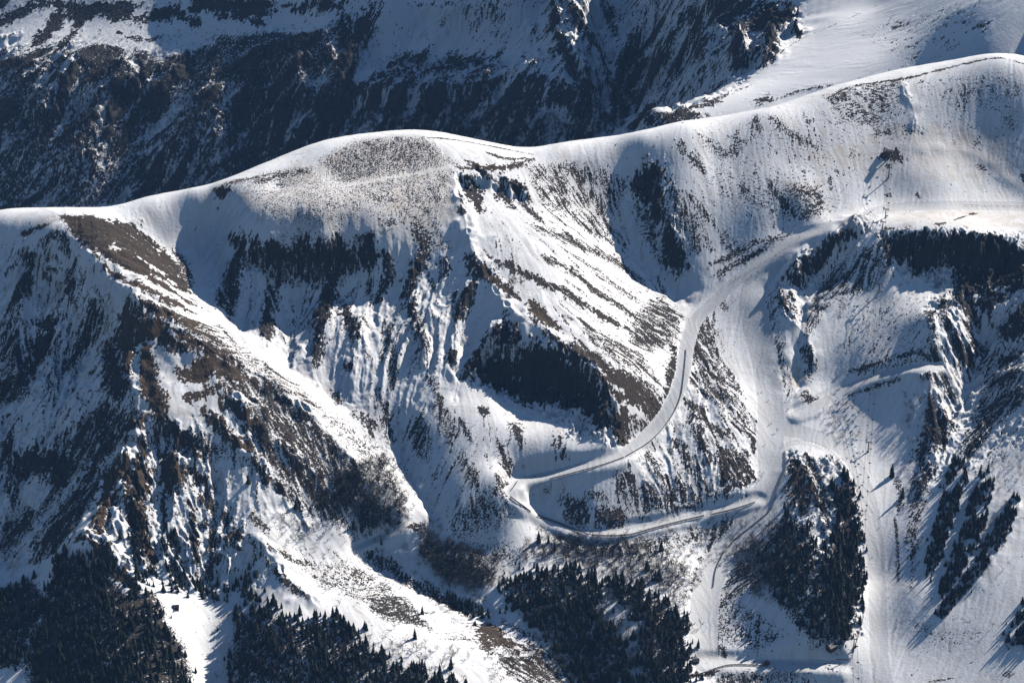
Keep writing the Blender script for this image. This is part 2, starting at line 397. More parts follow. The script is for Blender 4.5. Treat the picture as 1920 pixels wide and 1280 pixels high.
# ------------------------------------------------------------------ what lies on the near mountain:
# (shape, bareness 0 snow .. 1 bare, brownness 0 dark rock .. 1 dry grass, pattern, width, soft edge, outline)
COVERS = [
 # scattered scrub over whole slopes
 ('P', .10, .3, 's', 0, 60, '-40,470 90,450 220,600 260,800 180,920 100,1020 -40,1100'),
 ('P', .12, .3, 's', 0, 40, '400,460 740,480 860,520 880,700 700,800 560,700 430,600'),
 ('P', .16, .3, 'i', 0, 50, '470,880 700,900 800,1000 760,1080 900,1150 700,1140 560,1060 480,1010'),
 ('P', .32, .3, 's', 0, 30, '1290,620 1420,800 1410,920 1200,960 1180,900 1260,780'),
 ('P', .05, .4, 'i', 0, 60, '-40,420 600,260 1000,300 1600,170 1960,120 1960,1300 -40,1300'),
 ('P', .34, .3, 's', 0, 30, '470,720 640,840 730,980 690,1010 560,960 480,850'), ('P', .34, .4, 's', 0, 20, '300,560 420,640 560,760 600,820 470,740 360,640'),
 ('P', .07, .2, 't', 0, 30, '1300,260 1560,200 1640,260 1560,420 1420,440 1300,400'), ('P', .06, .2, 't', 0, 30, '1640,160 1900,120 1930,330 1780,280 1650,260'),
 # forest floors
 ('P', .75, .25, 'i', 0, 24, '110,1050 190,1062 240,1112 290,1112 312,1165 345,1215 362,1290 60,1290 45,1240 75,1150'), ('P', .75, .25, 'i', 0, 16, '-20,1110 60,1085 92,1130 60,1195 40,1240 -20,1260'), ('P', .45, .25, 'i', 0, 30, '444,1160 500,1140 560,1165 640,1165 690,1225 740,1245 850,1280 850,1300 425,1300 432,1210'),
 ('P', .4, .25, 'i', 0, 30, '945,1105 1010,1072 1080,1072 1130,1090 1130,1150 1170,1200 1190,1290 1095,1290 1030,1195 970,1150'), ('P', .5, .25, 'i', 0, 24, '1150,1090 1200,1105 1250,1130 1285,1175 1290,1290 1200,1290 1205,1180'), ('P', .6, .2, 'i', 0, 18, '1465,1000 1490,970 1520,990 1555,1050 1590,1110 1592,1180 1570,1212 1520,1200 1450,1120 1425,1075'), ('P', .8, .2, 'i', 0, 10, '1560,910 1590,900 1604,940 1614,1020 1608,1110 1590,1180 1565,1190 1552,1090 1570,980'),
 # left summit
 ('P', .9, .45, 's', 0, 14, '113,404 172,404 200,414 250,420 300,462 330,490 352,520 356,548 330,542 300,520 262,505 235,505 205,498 183,486 160,470 138,440'),
 ('L', .95, .6, 's', 22, 8, '202,466 240,490 290,525 343,559'), ('L', .95, .7, 's', 20, 8, '181,494 235,521 302,554 366,588'),
 ('L', .8, .5, 's', 16, 10, '250,445 290,480 333,521'), ('L', .75, .4, 'i', 16, 8, '323,470 345,495 356,531'),
 ('L', .97, .7, 's', 14, 5, '259,561 290,578 336,598 410,622'), ('L', .97, .6, 's', 12, 4, '329,601 380,625 417,645'), ('L', .97, .6, 's', 10, 4, '336,622 397,655 450,662'),
 ('L', .97, .6, 's', 9, 4, '397,655 440,680 480,699'), ('L', .97, .6, 's', 8, 4, '300,600 360,645 420,680'), ('L', .9, .9, 'i', 10, 5, '40,440 70,428 92,420'),
 ('L', 0, .5, 'i', 14, 5, '100,406 112,430 135,458 170,490 205,525'), ('L', 0, .5, 'i', 12, 3, '214,460 217,470'), ('L', 0, .5, 'i', 9, 3, '292,466 302,474'), ('L', 0, .5, 's', 9, 5, '185,475 215,500 250,525'), ('L', 0, .5, 's', 8, 5, '260,482 300,510 330,535'),
 # brown shoulder below it
 ('P', .88, 1, 's', 0, 12, '235,568 285,592 325,622 372,660 372,668 330,672 300,650 298,700 308,760 332,800 318,806 290,785 262,790 245,725 225,672 212,640 222,602'),
 ('P', .8, .9, 'i', 0, 10, '300,668 372,662 430,680 480,708 470,720 420,720 390,712 340,715'),
 ('L', 0, .5, 'i', 13, 5, '262,652 254,690 258,740 280,785'), ('L', 0, .5, 'i', 18, 4, '287,643 287,670 289,695'), ('L', 0, .5, 'i', 20, 5, '302,676 335,676 368,668'), ('L', .03, .5, 'i', 28, 6, '314,700 320,740 322,770 332,800'),
 ('L', .95, .9, 'i', 18, 6, '276,655 282,700 300,745 316,797'), ('L', .95, .8, 'i', 36, 8, '372,690 385,705'), ('L', .9, .7, 'i', 22, 8, '410,685 440,698'), ('L', .9, .8, 'i', 14, 6, '345,750 370,740 400,725'), ('L', .9, .8, 'i', 16, 6, '336,708 352,716'),
 ('L', .92, .9, 's', 18, 8, '405,735 440,765 470,790 520,850'), ('L', .92, .9, 's', 18, 8, '380,765 415,800 437,823 490,852'), ('L', .6, .5, 's', 20, 12, '400,720 450,725 490,720'),
 ('P', .5, .2, 's', 0, 20, '487,708 530,735 570,765 610,800 650,850 690,905 660,915 600,860 540,810 500,760'), ('L', 1, .2, 'i', 18, 5, '538,722 560,738 576,748'), ('L', .5, .5, 's', 16, 12, '470,800 540,870 600,905'), ('L', .5, .5, 's', 18, 12, '520,790 580,850 630,900'),
 ('L', .8, .5, 's', 16, 8, '470,860 500,890 545,930'), ('L', .7, .5, 's', 14, 8, '490,855 560,900 620,945'),
 # shaded left face
 ('P', .34, .1, 's', 0, 20, '0,600 30,620 60,690 55,740 0,760'), ('P', .85, .1, 's', 0, 12, '55,640 85,625 60,600 110,600 75,670 60,700'), ('L', .9, .5, 'i', 18, 8, '0,722 30,722 58,712'),
 ('P', .34, .1, 's', 0, 20, '120,640 180,560 200,600 140,690 90,730'), ('P', .75, .1, 's', 0, 14, '195,650 225,660 240,730 215,760 195,720'), ('P', .55, .35, 's', 0, 20, '262,790 210,850 150,880 90,950 40,1010 0,1050 0,1000 60,930 100,850 150,790 200,750'),
 ('P', .92, .15, 'i', 0, 8, '20,850 70,840 120,850 140,880 110,930 100,895 60,890 40,910 20,890'), ('L', .05, .2, 'i', 40, 6, '75,905 70,950'), ('L', .5, .2, 's', 20, 10, '20,830 20,900 30,960'),
 ('L', .5, .1, 's', 20, 14, '40,470 60,500 30,560 20,600'), ('L', .6, .1, 'i', 16, 8, '75,455 110,440 130,470'), ('L', .5, .1, 's', 16, 10, '150,480 130,520 140,560'),
 ('P', .6, .2, 's', 0, 10, '210,860 180,930 140,990 100,1040 60,1060 60,1020 120,940 170,870'),
 # brown ribs below the shoulder
 ('L', .95, 1, 's', 24, 8, '222,850 205,900 192,960 180,1000'), ('L', .85, .9, 's', 16, 8, '236,855 240,900 238,940'), ('L', .92, .8, 's', 22, 8, '270,840 262,900 258,950 268,1010 285,1060'),
 ('P', 1, .95, 'i', 0, 6, '300,845 328,850 342,885 338,905 318,920 305,925 300,890'), ('L', .85, .6, 's', 12, 8, '305,920 308,965 312,1000'), ('L', .7, .5, 's', 16, 8, '340,880 380,900 395,940 400,980'), ('P', .5, .4, 'i', 0, 12, '310,805 360,800 420,830 440,860 380,865 330,850'),
 ('P', 1, .95, 'i', 0, 7, '136,1003 170,1000 195,1020 225,1060 255,1090 275,1112 250,1108 215,1085 190,1060 165,1030'), ('L', .8, .7, 's', 14, 8, '245,900 250,980 262,1050'), ('L', .7, .4, 's', 12, 8, '360,960 365,1010 370,1060'), ('L', .7, .4, 's', 12, 8, '395,970 400,1030 390,1090'), ('L', .9, .8, 'i', 22, 6, '430,1000 448,1010'),
 ('L', .7, .7, 'i', 14, 6, '470,960 490,980 505,1000'), ('L', .6, .5, 's', 10, 6, '465,1000 500,1050 540,1095 580,1120'), ('L', .7, .6, 'i', 12, 8, '500,1020 550,1050 600,1060'),
 ('L', .5, .3, 'i', 14, 8, '360,995 420,970 430,990'), ('P', .9, .8, 'i', 0, 6, '90,1175 120,1170 135,1200 110,1215'), ('L', .9, .8, 'i', 16, 6, '100,1250 140,1280'),
 # dome and ridge top
 ('P', .5, .3, 'f', 0, 50, '600,300 640,278 682,262 770,256 795,258 822,280 846,306 780,322 700,338 640,345 610,330'),
 ('P', .42, .3, 'f', 0, 40, '640,350 760,325 850,320 840,400 800,440 740,400 680,380'), ('P', .36, .3, 'f', 0, 50, '440,340 560,320 660,350 700,400 600,440 480,400'), ('P', .3, .3, 't', 0, 30, '700,400 820,420 850,470 800,470 740,450'),
 ('L', .03, .3, 'i', 7, 5, '640,350 700,338 780,325 850,312'), ('L', .05, .3, 'i', 34, 12, '745,420 760,460'),
 ('L', .9, .8, 'i', 12, 5, '858,314 900,316 960,312 1000,298'), ('L', .8, .9, 'i', 4, 3, '795,257 850,262 930,276 1000,290'), ('L', .8, .8, 's', 6, 4, '910,285 950,298 985,296'), ('L', .8, .8, 's', 4, 3, '870,300 890,306'),
 ('L', .95, 1, 'i', 20, 6, '408,352 425,366'), ('L', .7, .9, 'i', 8, 5, '420,345 470,335 520,325'), ('L', .4, .4, 't', 20, 12, '470,345 540,325 590,320'),
 ('P', 1, .1, 'i', 0, 5, '862,322 885,325 898,350 910,388 900,396 880,380 872,350'), ('P', 1, .1, 'i', 0, 5, '940,332 970,338 990,352 990,372 978,375 955,350'), ('L', 1, .1, 'i', 16, 4, '930,352 945,372 962,388'), ('L', .9, .1, 'i', 10, 4, '862,360 866,380'), ('L', .9, .1, 'i', 10, 4, '860,392 872,400'),
 ('L', .7, .6, 'i', 10, 6, '900,320 930,340 950,365'), ('L', .6, .3, 's', 12, 8, '975,380 1000,400 1020,420'),
 # plateau rim
 ('P', .86, .2, 's', 0, 8, '432,440 452,438 470,450 510,466 560,472 620,462 655,450 690,448 712,466 704,496 662,508 610,510 560,500 520,484 480,468 446,462'), ('L', .1, .2, 'i', 18, 5, '650,452 670,462'),
 # ribs in the bowl
 ('L', 0.74, .1, 's', 22, 16, '450,470 428,530 410,570'), ('L', 0.69, .1, 's', 14, 12, '455,500 440,550 430,595'), ('L', 0.72, .1, 's', 22, 14, '524,520 510,560 498,600 505,640'), ('L', 0.74, .1, 's', 24, 14, '630,505 615,560 598,610 592,690'), ('L', 0.83, .1, 's', 17, 10, '640,570 655,600 672,635'), ('L', 0.74, .1, 'i', 10, 8, '648,680 660,695'),
 ('L', 0.83, .1, 's', 17, 10, '722,475 728,510 715,545 700,570'), ('L', 0.74, .1, 's', 19, 12, '785,440 795,470 785,500 768,530 765,560'), ('L', 0.78, .1, 's', 17, 10, '768,560 775,590 785,625'), ('L', 0.83, .1, 's', 14, 8, '828,480 838,505 825,525'), ('L', 0.83, .1, 's', 10, 6, '808,520 812,545'), ('L', 0.85, .05, 'i', 24, 8, '888,528 872,560 856,600'), ('L', 0.83, .1, 'i', 22, 8, '845,655 852,680'), ('L', 0.55, .1, 's', 13, 10, '720,600 725,640 715,680'), ('L', 0.55, .1, 's', 12, 10, '850,545 862,580'), ('L', 0.46, .1, 's', 13, 10, '700,520 690,560'),
 ('L', 0.64, .1, 'i', 16, 8, '625,735 640,760'), ('L', 0.46, .1, 's', 10, 10, '735,640 740,700 735,740'),
 # streaks on the bowl floor
 ('L', .45, .2, 's', 30, 14, '775,780 790,820 800,860'), ('L', .45, .2, 's', 16, 8, '825,770 845,830'), ('L', .5, .2, 's', 10, 6, '860,780 885,830'), ('L', .6, .2, 's', 18, 8, '665,770 690,800 700,830'), ('L', .5, .2, 's', 18, 8, '1040,820 1060,850'), ('L', .5, .2, 's', 18, 8, '965,790 980,840'), ('L', .8, .1, 'i', 14, 6, '897,765 915,772'),
 ('L', .5, .2, 's', 14, 8, '700,720 725,780 735,830'), ('L', .5, .2, 's', 12, 8, '800,700 830,760 860,830'), ('L', .6, .1, 's', 10, 6, '930,820 950,870 955,890'), ('L', .45, .2, 's', 16, 8, '860,850 890,900 900,940'), ('L', .5, .3, 'i', 26, 10, '880,960 930,925 970,905'), ('L', .35, .3, 'i', 40, 20, '840,990 900,960 960,950'),
 # the great dark crag
 ('P', .92, .05, 's', 0, 6, '895,652 915,625 938,606 960,618 978,636 958,656 1010,650 1050,648 1079,695 1112,722 1140,756 1150,800 1124,790 1094,775 1043,758 993,758 942,731 889,704 868,714 872,689'), ('L', .15, .1, 'i', 12, 6, '905,665 940,652 965,662'),
 ('P', .86, .5, 's', 0, 14, '1050,642 1090,645 1125,668 1150,690 1190,700 1220,730 1245,770 1235,792 1215,804 1185,792 1172,845 1160,830 1145,780 1130,750 1105,715 1075,690'), ('L', .05, .5, 's', 10, 5, '1107,679 1131,702'), ('L', .05, .5, 's', 10, 5, '1144,718 1168,735'), ('L', .05, .5, 's', 12, 5, '1144,748 1191,770 1220,792'), ('L', .5, .2, 's', 12, 6, '1180,700 1215,720 1240,750'),
 ('L', .95, .7, 'i', 20, 8, '872,480 900,500 919,517 969,556'), ('P', .95, .7, 'i', 0, 8, '983,568 1000,565 1020,578 1035,600 1045,612 1025,612 1000,606'), ('L', .85, .6, 'i', 12, 6, '1018,622 1050,635'), ('L', .8, .6, 'i', 8, 5, '949,578 946,601'),
 # bright slope streaks
 ('L', .85, .3, 's', 14, 7, '919,484 993,517 1060,548 1110,581 1178,618 1204,635'), ('L', .7, .3, 's', 16, 10, '1020,480 1077,511 1127,554 1161,571 1211,615'), ('L', .42, .3, 's', 22, 14, '993,420 1077,454 1144,487 1211,531'), ('L', .5, .3, 's', 16, 10, '1070,410 1110,430 1150,455'), ('P', .3, .3, 's', 0, 30, '990,310 1100,300 1180,340 1150,420 1180,470 1080,420 1010,380'), ('P', .42, .2, 's', 0, 16, '1200,580 1240,555 1280,590 1270,640 1210,660 1180,640'), ('P', .38, .3, 's', 0, 16, '1090,600 1200,660 1240,720 1180,690 1100,640'), ('L', .5, .3, 's', 10, 6, '960,520 985,530'), ('L', .6, .3, 's', 6, 4, '1055,590 1075,600'), ('L', .4, .3, 's', 20, 14, '1090,490 1150,530 1200,570'),
 # dark rib right of it
 ('P', .72, .1, 's', 0, 14, '1175,345 1212,305 1238,310 1246,380 1262,430 1292,478 1282,520 1255,500 1230,440 1200,385'), ('P', .4, .1, 's', 0, 20, '1240,320 1290,380 1330,440 1310,480 1270,430'), ('L', .35, .2, 't', 24, 14, '1190,380 1220,440 1250,490'),
 ('L', .45, .3, 's', 16, 10, '1265,262 1300,300 1320,320'), ('L', .5, .3, 's', 14, 8, '1415,215 1425,250'), ('L', .5, .3, 's', 14, 8, '1440,215 1480,250 1530,275'), ('L', .35, .3, 't', 16, 10, '1310,250 1360,290 1400,260'), ('P', .16, .2, 't', 0, 20, '1340,320 1480,340 1540,380 1520,420 1440,400 1340,370'), ('L', .5, .2, 's', 12, 6, '1440,335 1460,370 1490,405'), ('L', .55, .2, 't', 18, 8, '1480,355 1530,365 1535,385 1500,410'), ('L', .7, .2, 'i', 8, 4, '1557,330 1558,355'), ('L', .4, .2, 's', 14, 8, '1285,360 1320,400 1340,425'), ('L', .5, .2, 's', 12, 6, '1310,440 1340,470'), ('L', .45, .2, 't', 20, 10, '1350,440 1380,470 1400,460'),
 ('P', .28, .2, 't', 0, 20, '1540,180 1600,160 1690,150 1690,200 1640,240 1580,230'), ('P', .35, .2, 't', 0, 10, '1640,240 1710,235 1712,252 1640,258'), ('P', .15, .2, 't', 0, 30, '1730,160 1880,130 1920,160 1920,230 1800,200'), ('L', .3, .2, 's', 14, 8, '1810,160 1800,190 1820,210'), ('L', .3, .2, 'i', 20, 10, '1880,220 1910,240'), ('L', .8, .2, 'i', 6, 2, '1550,186 1600,162 1700,147 1800,122 1870,109 1920,120'),
 # streaks beside the upper piste
 ('L', .55, .2, 't', 10, 6, '1325,500 1370,480 1420,455 1480,440'), ('L', .65, .2, 't', 9, 5, '1335,520 1380,495 1440,465'), ('L', .4, .2, 't', 5, 3, '1370,530 1420,500 1480,462'), ('L', .3, .1, 'i', 14, 8, '1310,440 1335,455'),
 # rock step under the piste, gully and the broad grey face
 ('P', .85, .15, 's', 0, 7, '1625,405 1600,440 1575,455 1545,480 1520,500 1500,540 1475,520 1455,535 1500,492 1560,446'), ('P', .8, .15, 's', 0, 6, '1455,535 1480,560 1495,600 1480,600 1455,580'), ('L', .5, .15, 's', 20, 10, '1440,560 1415,620 1430,660'), ('L', .5, .2, 'i', 16, 8, '1350,565 1365,580'), ('L', .6, .15, 's', 14, 8, '1500,650 1520,670 1515,710'), ('L', .45, .15, 's', 10, 6, '1475,660 1480,720'), ('L', .7, .1, 'i', 16, 6, '1500,740 1530,745'), ('L', .7, .1, 'i', 10, 5, '1515,755 1535,762'), ('L', .6, .1, 's', 8, 5, '1560,450 1590,430'),
 ('P', .42, .1, 's', 0, 24, '1560,500 1650,450 1660,480 1640,540 1560,570 1510,640 1510,580'), ('P', .12, .1, 'i', 0, 30, '1560,560 1740,540 1750,660 1560,690'), ('L', .7, .1, 't', 12, 6, '1590,700 1650,680 1700,665 1750,655'), ('L', .6, .1, 'i', 20, 8, '1745,655 1755,680'), ('P', .35, .1, 'i', 0, 14, '1640,680 1740,660 1750,680 1650,700'), ('L', .6, .1, 't', 6, 4, '1590,742 1640,724 1690,710'), ('L', .5, .1, 's', 10, 6, '1745,580 1750,650'), ('L', .5, .1, 's', 12, 8, '1765,560 1785,640 1810,680'), ('L', .6, .1, 's', 18, 10, '1790,640 1815,680 1815,690'),
 # right hand crags
 ('P', .75, .05, 's', 0, 8, '1650,450 1700,438 1740,438 1780,460 1750,500 1720,510 1700,480 1660,500'), ('P', .8, .05, 's', 0, 10, '1765,440 1850,440 1900,458 1925,475 1925,545 1860,540 1830,560 1790,548 1790,500 1760,480'), ('P', .6, .1, 's', 0, 10, '1790,550 1830,560 1880,540 1900,560 1860,570 1820,600'), ('P', .85, .1, 's', 0, 8, '1890,590 1925,570 1925,640 1895,640 1880,620'), ('P', .65, .2, 's', 0, 10, '1815,610 1850,660 1850,690 1835,680 1818,640'), ('P', .4, .1, 's', 0, 14, '1860,680 1920,640 1920,760 1860,800 1820,870 1800,850'),
 ('P', .75, .05, 's', 0, 8, '1745,745 1765,765 1785,800 1770,840 1750,830 1735,880 1715,860 1735,800'), ('L', .5, .1, 's', 14, 8, '1740,700 1770,720 1790,760'), ('L', .7, .1, 's', 18, 8, '1725,870 1735,890 1720,930 1712,970'), ('L', .5, .1, 's', 10, 6, '1860,690 1845,720'), ('P', .4, .1, 's', 0, 12, '1710,880 1740,900 1725,1000 1710,1100 1700,1040'), ('L', .6, .1, 'i', 12, 6, '1680,895 1690,930 1682,960'), ('L', .7, .1, 'i', 5, 3, '1676,960 1682,1010 1684,1090'),
 ('L', .6, .1, 's', 16, 8, '1840,800 1870,770 1900,740'), ('L', .5, .7, 'i', 8, 4, '1700,395 1730,390'), ('L', .9, .7, 'i', 6, 3, '1790,412 1815,404 1830,400'), ('L', .8, .7, 'i', 8, 3, '1752,421 1775,418'), ('L', .8, .1, 'i', 8, 3, '1660,365 1672,368'), ('L', .8, .1, 'i', 7, 3, '1716,364 1726,370'), ('P', 1, .1, 'i', 0, 3, '1648,296 1656,283 1668,280 1682,282 1692,292 1690,302 1676,298 1664,306'), ('L', .5, .1, 'i', 14, 5, '1660,310 1672,312'), ('L', .9, .1, 'i', 10, 4, '1918,320 1918,345'), ('L', .4, .1, 't', 10, 6, '1830,310 1850,318'), ('L', .7, .1, 'i', 5, 3, '1655,430 1675,428'),
 # triangle between the road and the wide piste
 ('L', .75, .2, 's', 16, 9, '1300,690 1340,740 1370,770 1400,790'), ('L', .75, .2, 's', 14, 8, '1310,640 1350,680 1390,740'), ('L', .7, .2, 's', 16, 9, '1285,745 1320,790 1370,820'), ('L', .65, .2, 's', 16, 9, '1290,780 1330,850 1370,890'), ('L', .6, .2, 's', 16, 9, '1260,820 1300,880 1320,920'), ('L', .8, .1, 'i', 9, 3, '1414,808 1413,850'), ('L', .8, .1, 'i', 14, 5, '1400,870 1405,905'), ('L', .85, .1, 't', 14, 5, '1350,922 1380,908 1415,902'), ('P', .6, .2, 's', 0, 10, '1340,830 1400,850 1400,900 1350,920'), ('L', .8, .4, 's', 14, 6, '1225,905 1240,935 1255,948'), ('L', .8, .1, 'i', 9, 3, '1168,950 1220,948 1310,950'), ('L', .85, .1, 's', 24, 8, '1180,880 1185,910 1185,945'), ('P', .7, .2, 'i', 0, 6, '1055,932 1100,936 1108,960 1110,985 1080,985 1060,970'), ('P', .75, .5, 'i', 0, 6, '1115,950 1170,945 1180,975 1170,990 1110,990'), ('L', .8, .8, 'i', 14, 5, '1160,955 1165,975'), ('L', .5, .4, 'i', 14, 6, '1095,925 1140,930'), ('L', .45, .2, 's', 20, 8, '1160,890 1165,935'), ('L', .4, .2, 'i', 12, 6, '1020,910 1035,918'), ('L', .7, .2, 'i', 7, 3, '1290,660 1280,720 1268,760 1240,800 1200,840'), ('L', .9, .2, 's', 14, 5, '1262,650 1260,700 1245,770 1215,805'), ('P', .5, .15, 's', 0, 14, '1300,600 1340,590 1345,640 1310,700 1290,680'), ('L', .4, .2, 's', 16, 8, '1210,850 1240,890 1270,930'),
 ('P', .3, .2, 's', 0, 10, '1340,1000 1420,950 1440,965 1405,985 1345,1050 1322,1100 1312,1240 1296,1240 1296,1100 1310,1050'), ('P', .4, .2, 's', 0, 10, '1345,1110 1375,1065 1440,1010 1470,960 1478,900 1490,960 1440,1060 1360,1160 1345,1240 1330,1240'), ('P', .3, .25, 's', 0, 14, '1180,975 1400,925 1300,915 1190,905 1150,930'), ('P', .3, .2, 's', 0, 12, '1010,985 1100,1018 1200,1012 1320,985 1410,955 1330,1010 1200,1045 1080,1040'), ('P', .3, .2, 's', 0, 14, '1300,700 1325,640 1350,610 1360,700 1400,760 1415,830 1380,800'), ('P', .18, .2, 's', 0, 14, '1420,560 1452,540 1470,640 1490,740 1475,770 1450,690'),
 # below the hairpin
 ('P', .3, .3, 'i', 0, 14, '880,1010 960,1010 980,1050 960,1080 900,1050'), ('L', .4, .3, 'i', 10, 6, '850,990 880,1000'), ('P', .35, .2, 's', 0, 14, '1330,985 1400,950 1410,965 1360,1020 1320,1090 1320,1040'), ('L', .7, .1, 's', 12, 6, '1350,1000 1380,975'), ('L', .8, .3, 's', 9, 4, '1307,1060 1306,1140 1303,1240'),
 ('P', .62, .3, 'i', 0, 14, '690,1040 740,1050 800,1090 870,1130 900,1150 870,1160 800,1120 730,1080'), ('P', .3, .4, 'i', 0, 16, '560,1060 660,1050 760,1110 700,1120 600,1100'), ('P', .6, .2, 'i', 0, 10, '690,1130 720,1112 760,1118 790,1150 810,1180 760,1170 700,1150'), ('L', .8, .3, 'i', 7, 4, '700,1030 690,1048 680,1052'), ('L', .8, .3, 'i', 6, 4, '755,990 765,985 790,985'),
 ('P', .9, .8, 'i', 0, 6, '895,1170 925,1160 950,1190 990,1220 950,1215 920,1200 930,1230 905,1215'), ('P', .5, .5, 's', 0, 10, '930,1220 1000,1200 1050,1240 1080,1290 990,1290 940,1250'), ('L', 0, .5, 'i', 7, 3, '935,1222 970,1230 1000,1222'), ('L', .5, .3, 'i', 10, 6, '930,1160 970,1180 1020,1200'),
 ('L', 0, .3, 'i', 16, 4, '765,980 738,1000 692,1018 670,1035 690,1062 720,1085'), ('L', 0, .3, 'i', 10, 4, '740,1000 745,1030 760,1060 790,1090'), ('L', 0, .3, 'i', 16, 6, '700,1080 780,1120 860,1160 930,1165'), ('L', .95, .3, 'i', 5, 2, '745,978 775,990 790,998'), ('P', .22, .3, 'i', 0, 24, '520,700 640,780 760,860 770,900 640,840'), ('P', .25, .3, 's', 0, 18, '400,600 470,660 560,720 620,790 560,750 460,690'),
 # knoll between the pistes and its foot
 ('P', .55, .6, 's', 0, 10, '1480,850 1500,860 1530,900 1550,960 1570,1040 1560,1060 1530,1000 1500,960 1470,930'), ('L', .8, .8, 's', 18, 6, '1490,880 1500,920 1520,960'), ('L', .7, .3, 's', 10, 5, '1510,850 1530,890 1545,930'), ('L', .6, .5, 's', 10, 6, '1510,980 1540,1040 1560,1090'), ('L', .05, .2, 's', 20, 8, '1520,930 1535,990 1550,1040'), ('L', .7, .1, 's', 12, 5, '1620,960 1628,1000 1618,1020'), ('P', .5, .1, 'i', 0, 8, '1610,1020 1625,1060 1615,1120 1600,1120'), ('P', .3, .2, 'i', 0, 14, '1345,1110 1420,1140 1480,1190 1420,1230 1340,1200'), ('L', .7, .3, 's', 14, 6, '1335,1160 1340,1200 1350,1230'), ('L', .7, .3, 'i', 10, 4, '1355,1210 1358,1232'), ('L', .5, .3, 't', 6, 4, '1430,1200 1460,1192'), ('L', .8, .5, 's', 14, 6, '1440,1252 1500,1254 1530,1252'), ('P', .4, .2, 's', 0, 10, '1340,1262 1480,1258 1530,1280 1350,1290'), ('L', .9, .2, 'i', 8, 4, '1295,1268 1330,1262 1360,1250'),
 ('L', .7, .6, 'i', 7, 3, '1880,1264 1900,1262'), ('L', .7, .5, 'i', 3, 2, '1740,1278 1790,1270'), ('L', .2, .2, 'i', 30, 14, '1700,1160 1780,1200 1850,1180'),
]
# slopes combed by thin lines of rock and scrub down the fall line
STREAKY = [(.6, 40, '460,700 640,830 740,980 560,1010 470,930 380,800'), (1.0, 20, '1290,600 1420,800 1410,920 1200,960 1170,880 1270,740'), (.7, 40, '880,470 1000,330 1180,420 1290,580 1240,720 1080,640'), (.5, 40, '420,470 740,480 880,560 860,700 640,720 460,600'), (.6, 40, '-20,470 90,450 240,620 250,800 100,1020 -20,1080'), (.8, 30, '110,410 300,440 470,680 360,650 180,510'), (.7, 30, '230,800 420,800 470,1000 380,1110 200,1060'), (.5, 40, '1190,300 1300,300 1360,460 1290,500'), (.45, 40, '1300,250 1560,200 1560,400 1420,440'), (.6, 30, '1740,540 1920,560 1920,860 1740,920'), (.5, 30, '470,1000 700,1040 900,1160 1080,1290 960,1290 760,1160 560,1100'), (.7, 40, '660,740 960,780 980,900 860,980 760,900'), (.5, 30, '1330,1090 1440,1150 1480,1200 1340,1230'), (.5, 30, '1560,480 1740,440 1740,660 1580,700')]
# wind-blown dust on the snow
DUSTS = [(.45, 'P', 0, 30, '600,300 640,278 700,262 795,258 846,306 850,400 800,440 700,400 620,350'), (.7, 'P', 0, 20, '530,335 590,315 600,345 540,350'), (.35, 'P', 0, 40, '400,360 700,340 760,440 560,440'), (.45, 'P', 0, 40, '1480,280 1900,220 1900,330 1700,330 1540,310'), (.5, 'L', 26, 12, '60,420 110,410'), (.5, 'L', 30, 16, '70,480 75,530'), (.6, 'L', 30, 16, '110,530 120,560'), (.4, 'L', 40, 20, '330,780 330,760'), (.5, 'P', 0, 20, '1470,340 1530,340 1540,380 1480,380'), (.4, 'P', 0, 30, '1620,250 1740,240 1720,330 1630,320'), (.8, 'L', 16, 8, '1495,690 1490,730'), (.9, 'L', 10, 6, '20,1020 25,1070 15,1110'), (.9, 'L', 12, 6, '0,980 20,1000 30,1050'), (.4, 'P', 0, 30, '1660,395 1920,390 1920,425 1700,425')]
def exec_cover(F):
    for k, d, b, st, wd, so, p in COVERS: F.cover(k, d, b, st, wd, so, p)
    for v, k, wd, so, p in DUSTS: F.setmask(F.dust, v, k, wd, so, p)
    for wid, p in TRACKS + [(26, '1930,388 1800,386 1660,392 1560,425')]: F.setmask(F.piste, 1.0, 'L', wid, 3, p, 0)
def level(F, wid, p, soft=1.0):
    Q = F.cast(spline(pts(p), 6))
    L = np.r_[0, np.cumsum(np.hypot(*np.diff(Q[:, :2], axis=0).T))]
    n = 200
    q = np.stack([np.interp(np.linspace(0, L[-1], n), L, Q[:, i]) for i in range(3)], 1)
    k = 13
    zz = np.pad(q[:, 2], k, mode='reflect', reflect_type='odd')
    q[:, 2] = np.convolve(zz, np.ones(2 * k + 1) / (2 * k + 1), 'valid')
    hw = wid * 0.55 * 0.5
    sl = F.box(q, hw * 3 + 8)
    d, _, run = F.dist(q, sl)
    z = np.interp(run.ravel(), np.linspace(0, 1, n), q[:, 2]).reshape(run.shape)
    m = 1 - sstep(hw * .95, hw * 1.25 + 4, d)
    F.H[sl] += ((z - F.H[sl]) * m).astype(np.float32)
soft_ = np.zeros_like(NEAR.H)
for wid, p in TRACKS:
    if wid < 29 and wid != 14: level(NEAR, wid, p)
    if wid > 29: continue
    NEAR.setmask(soft_, 1.0, 'L', wid * 1.8, 16, p, 0)
NEAR.H += soft_ * (blur(NEAR.H, 2.5) - NEAR.H)

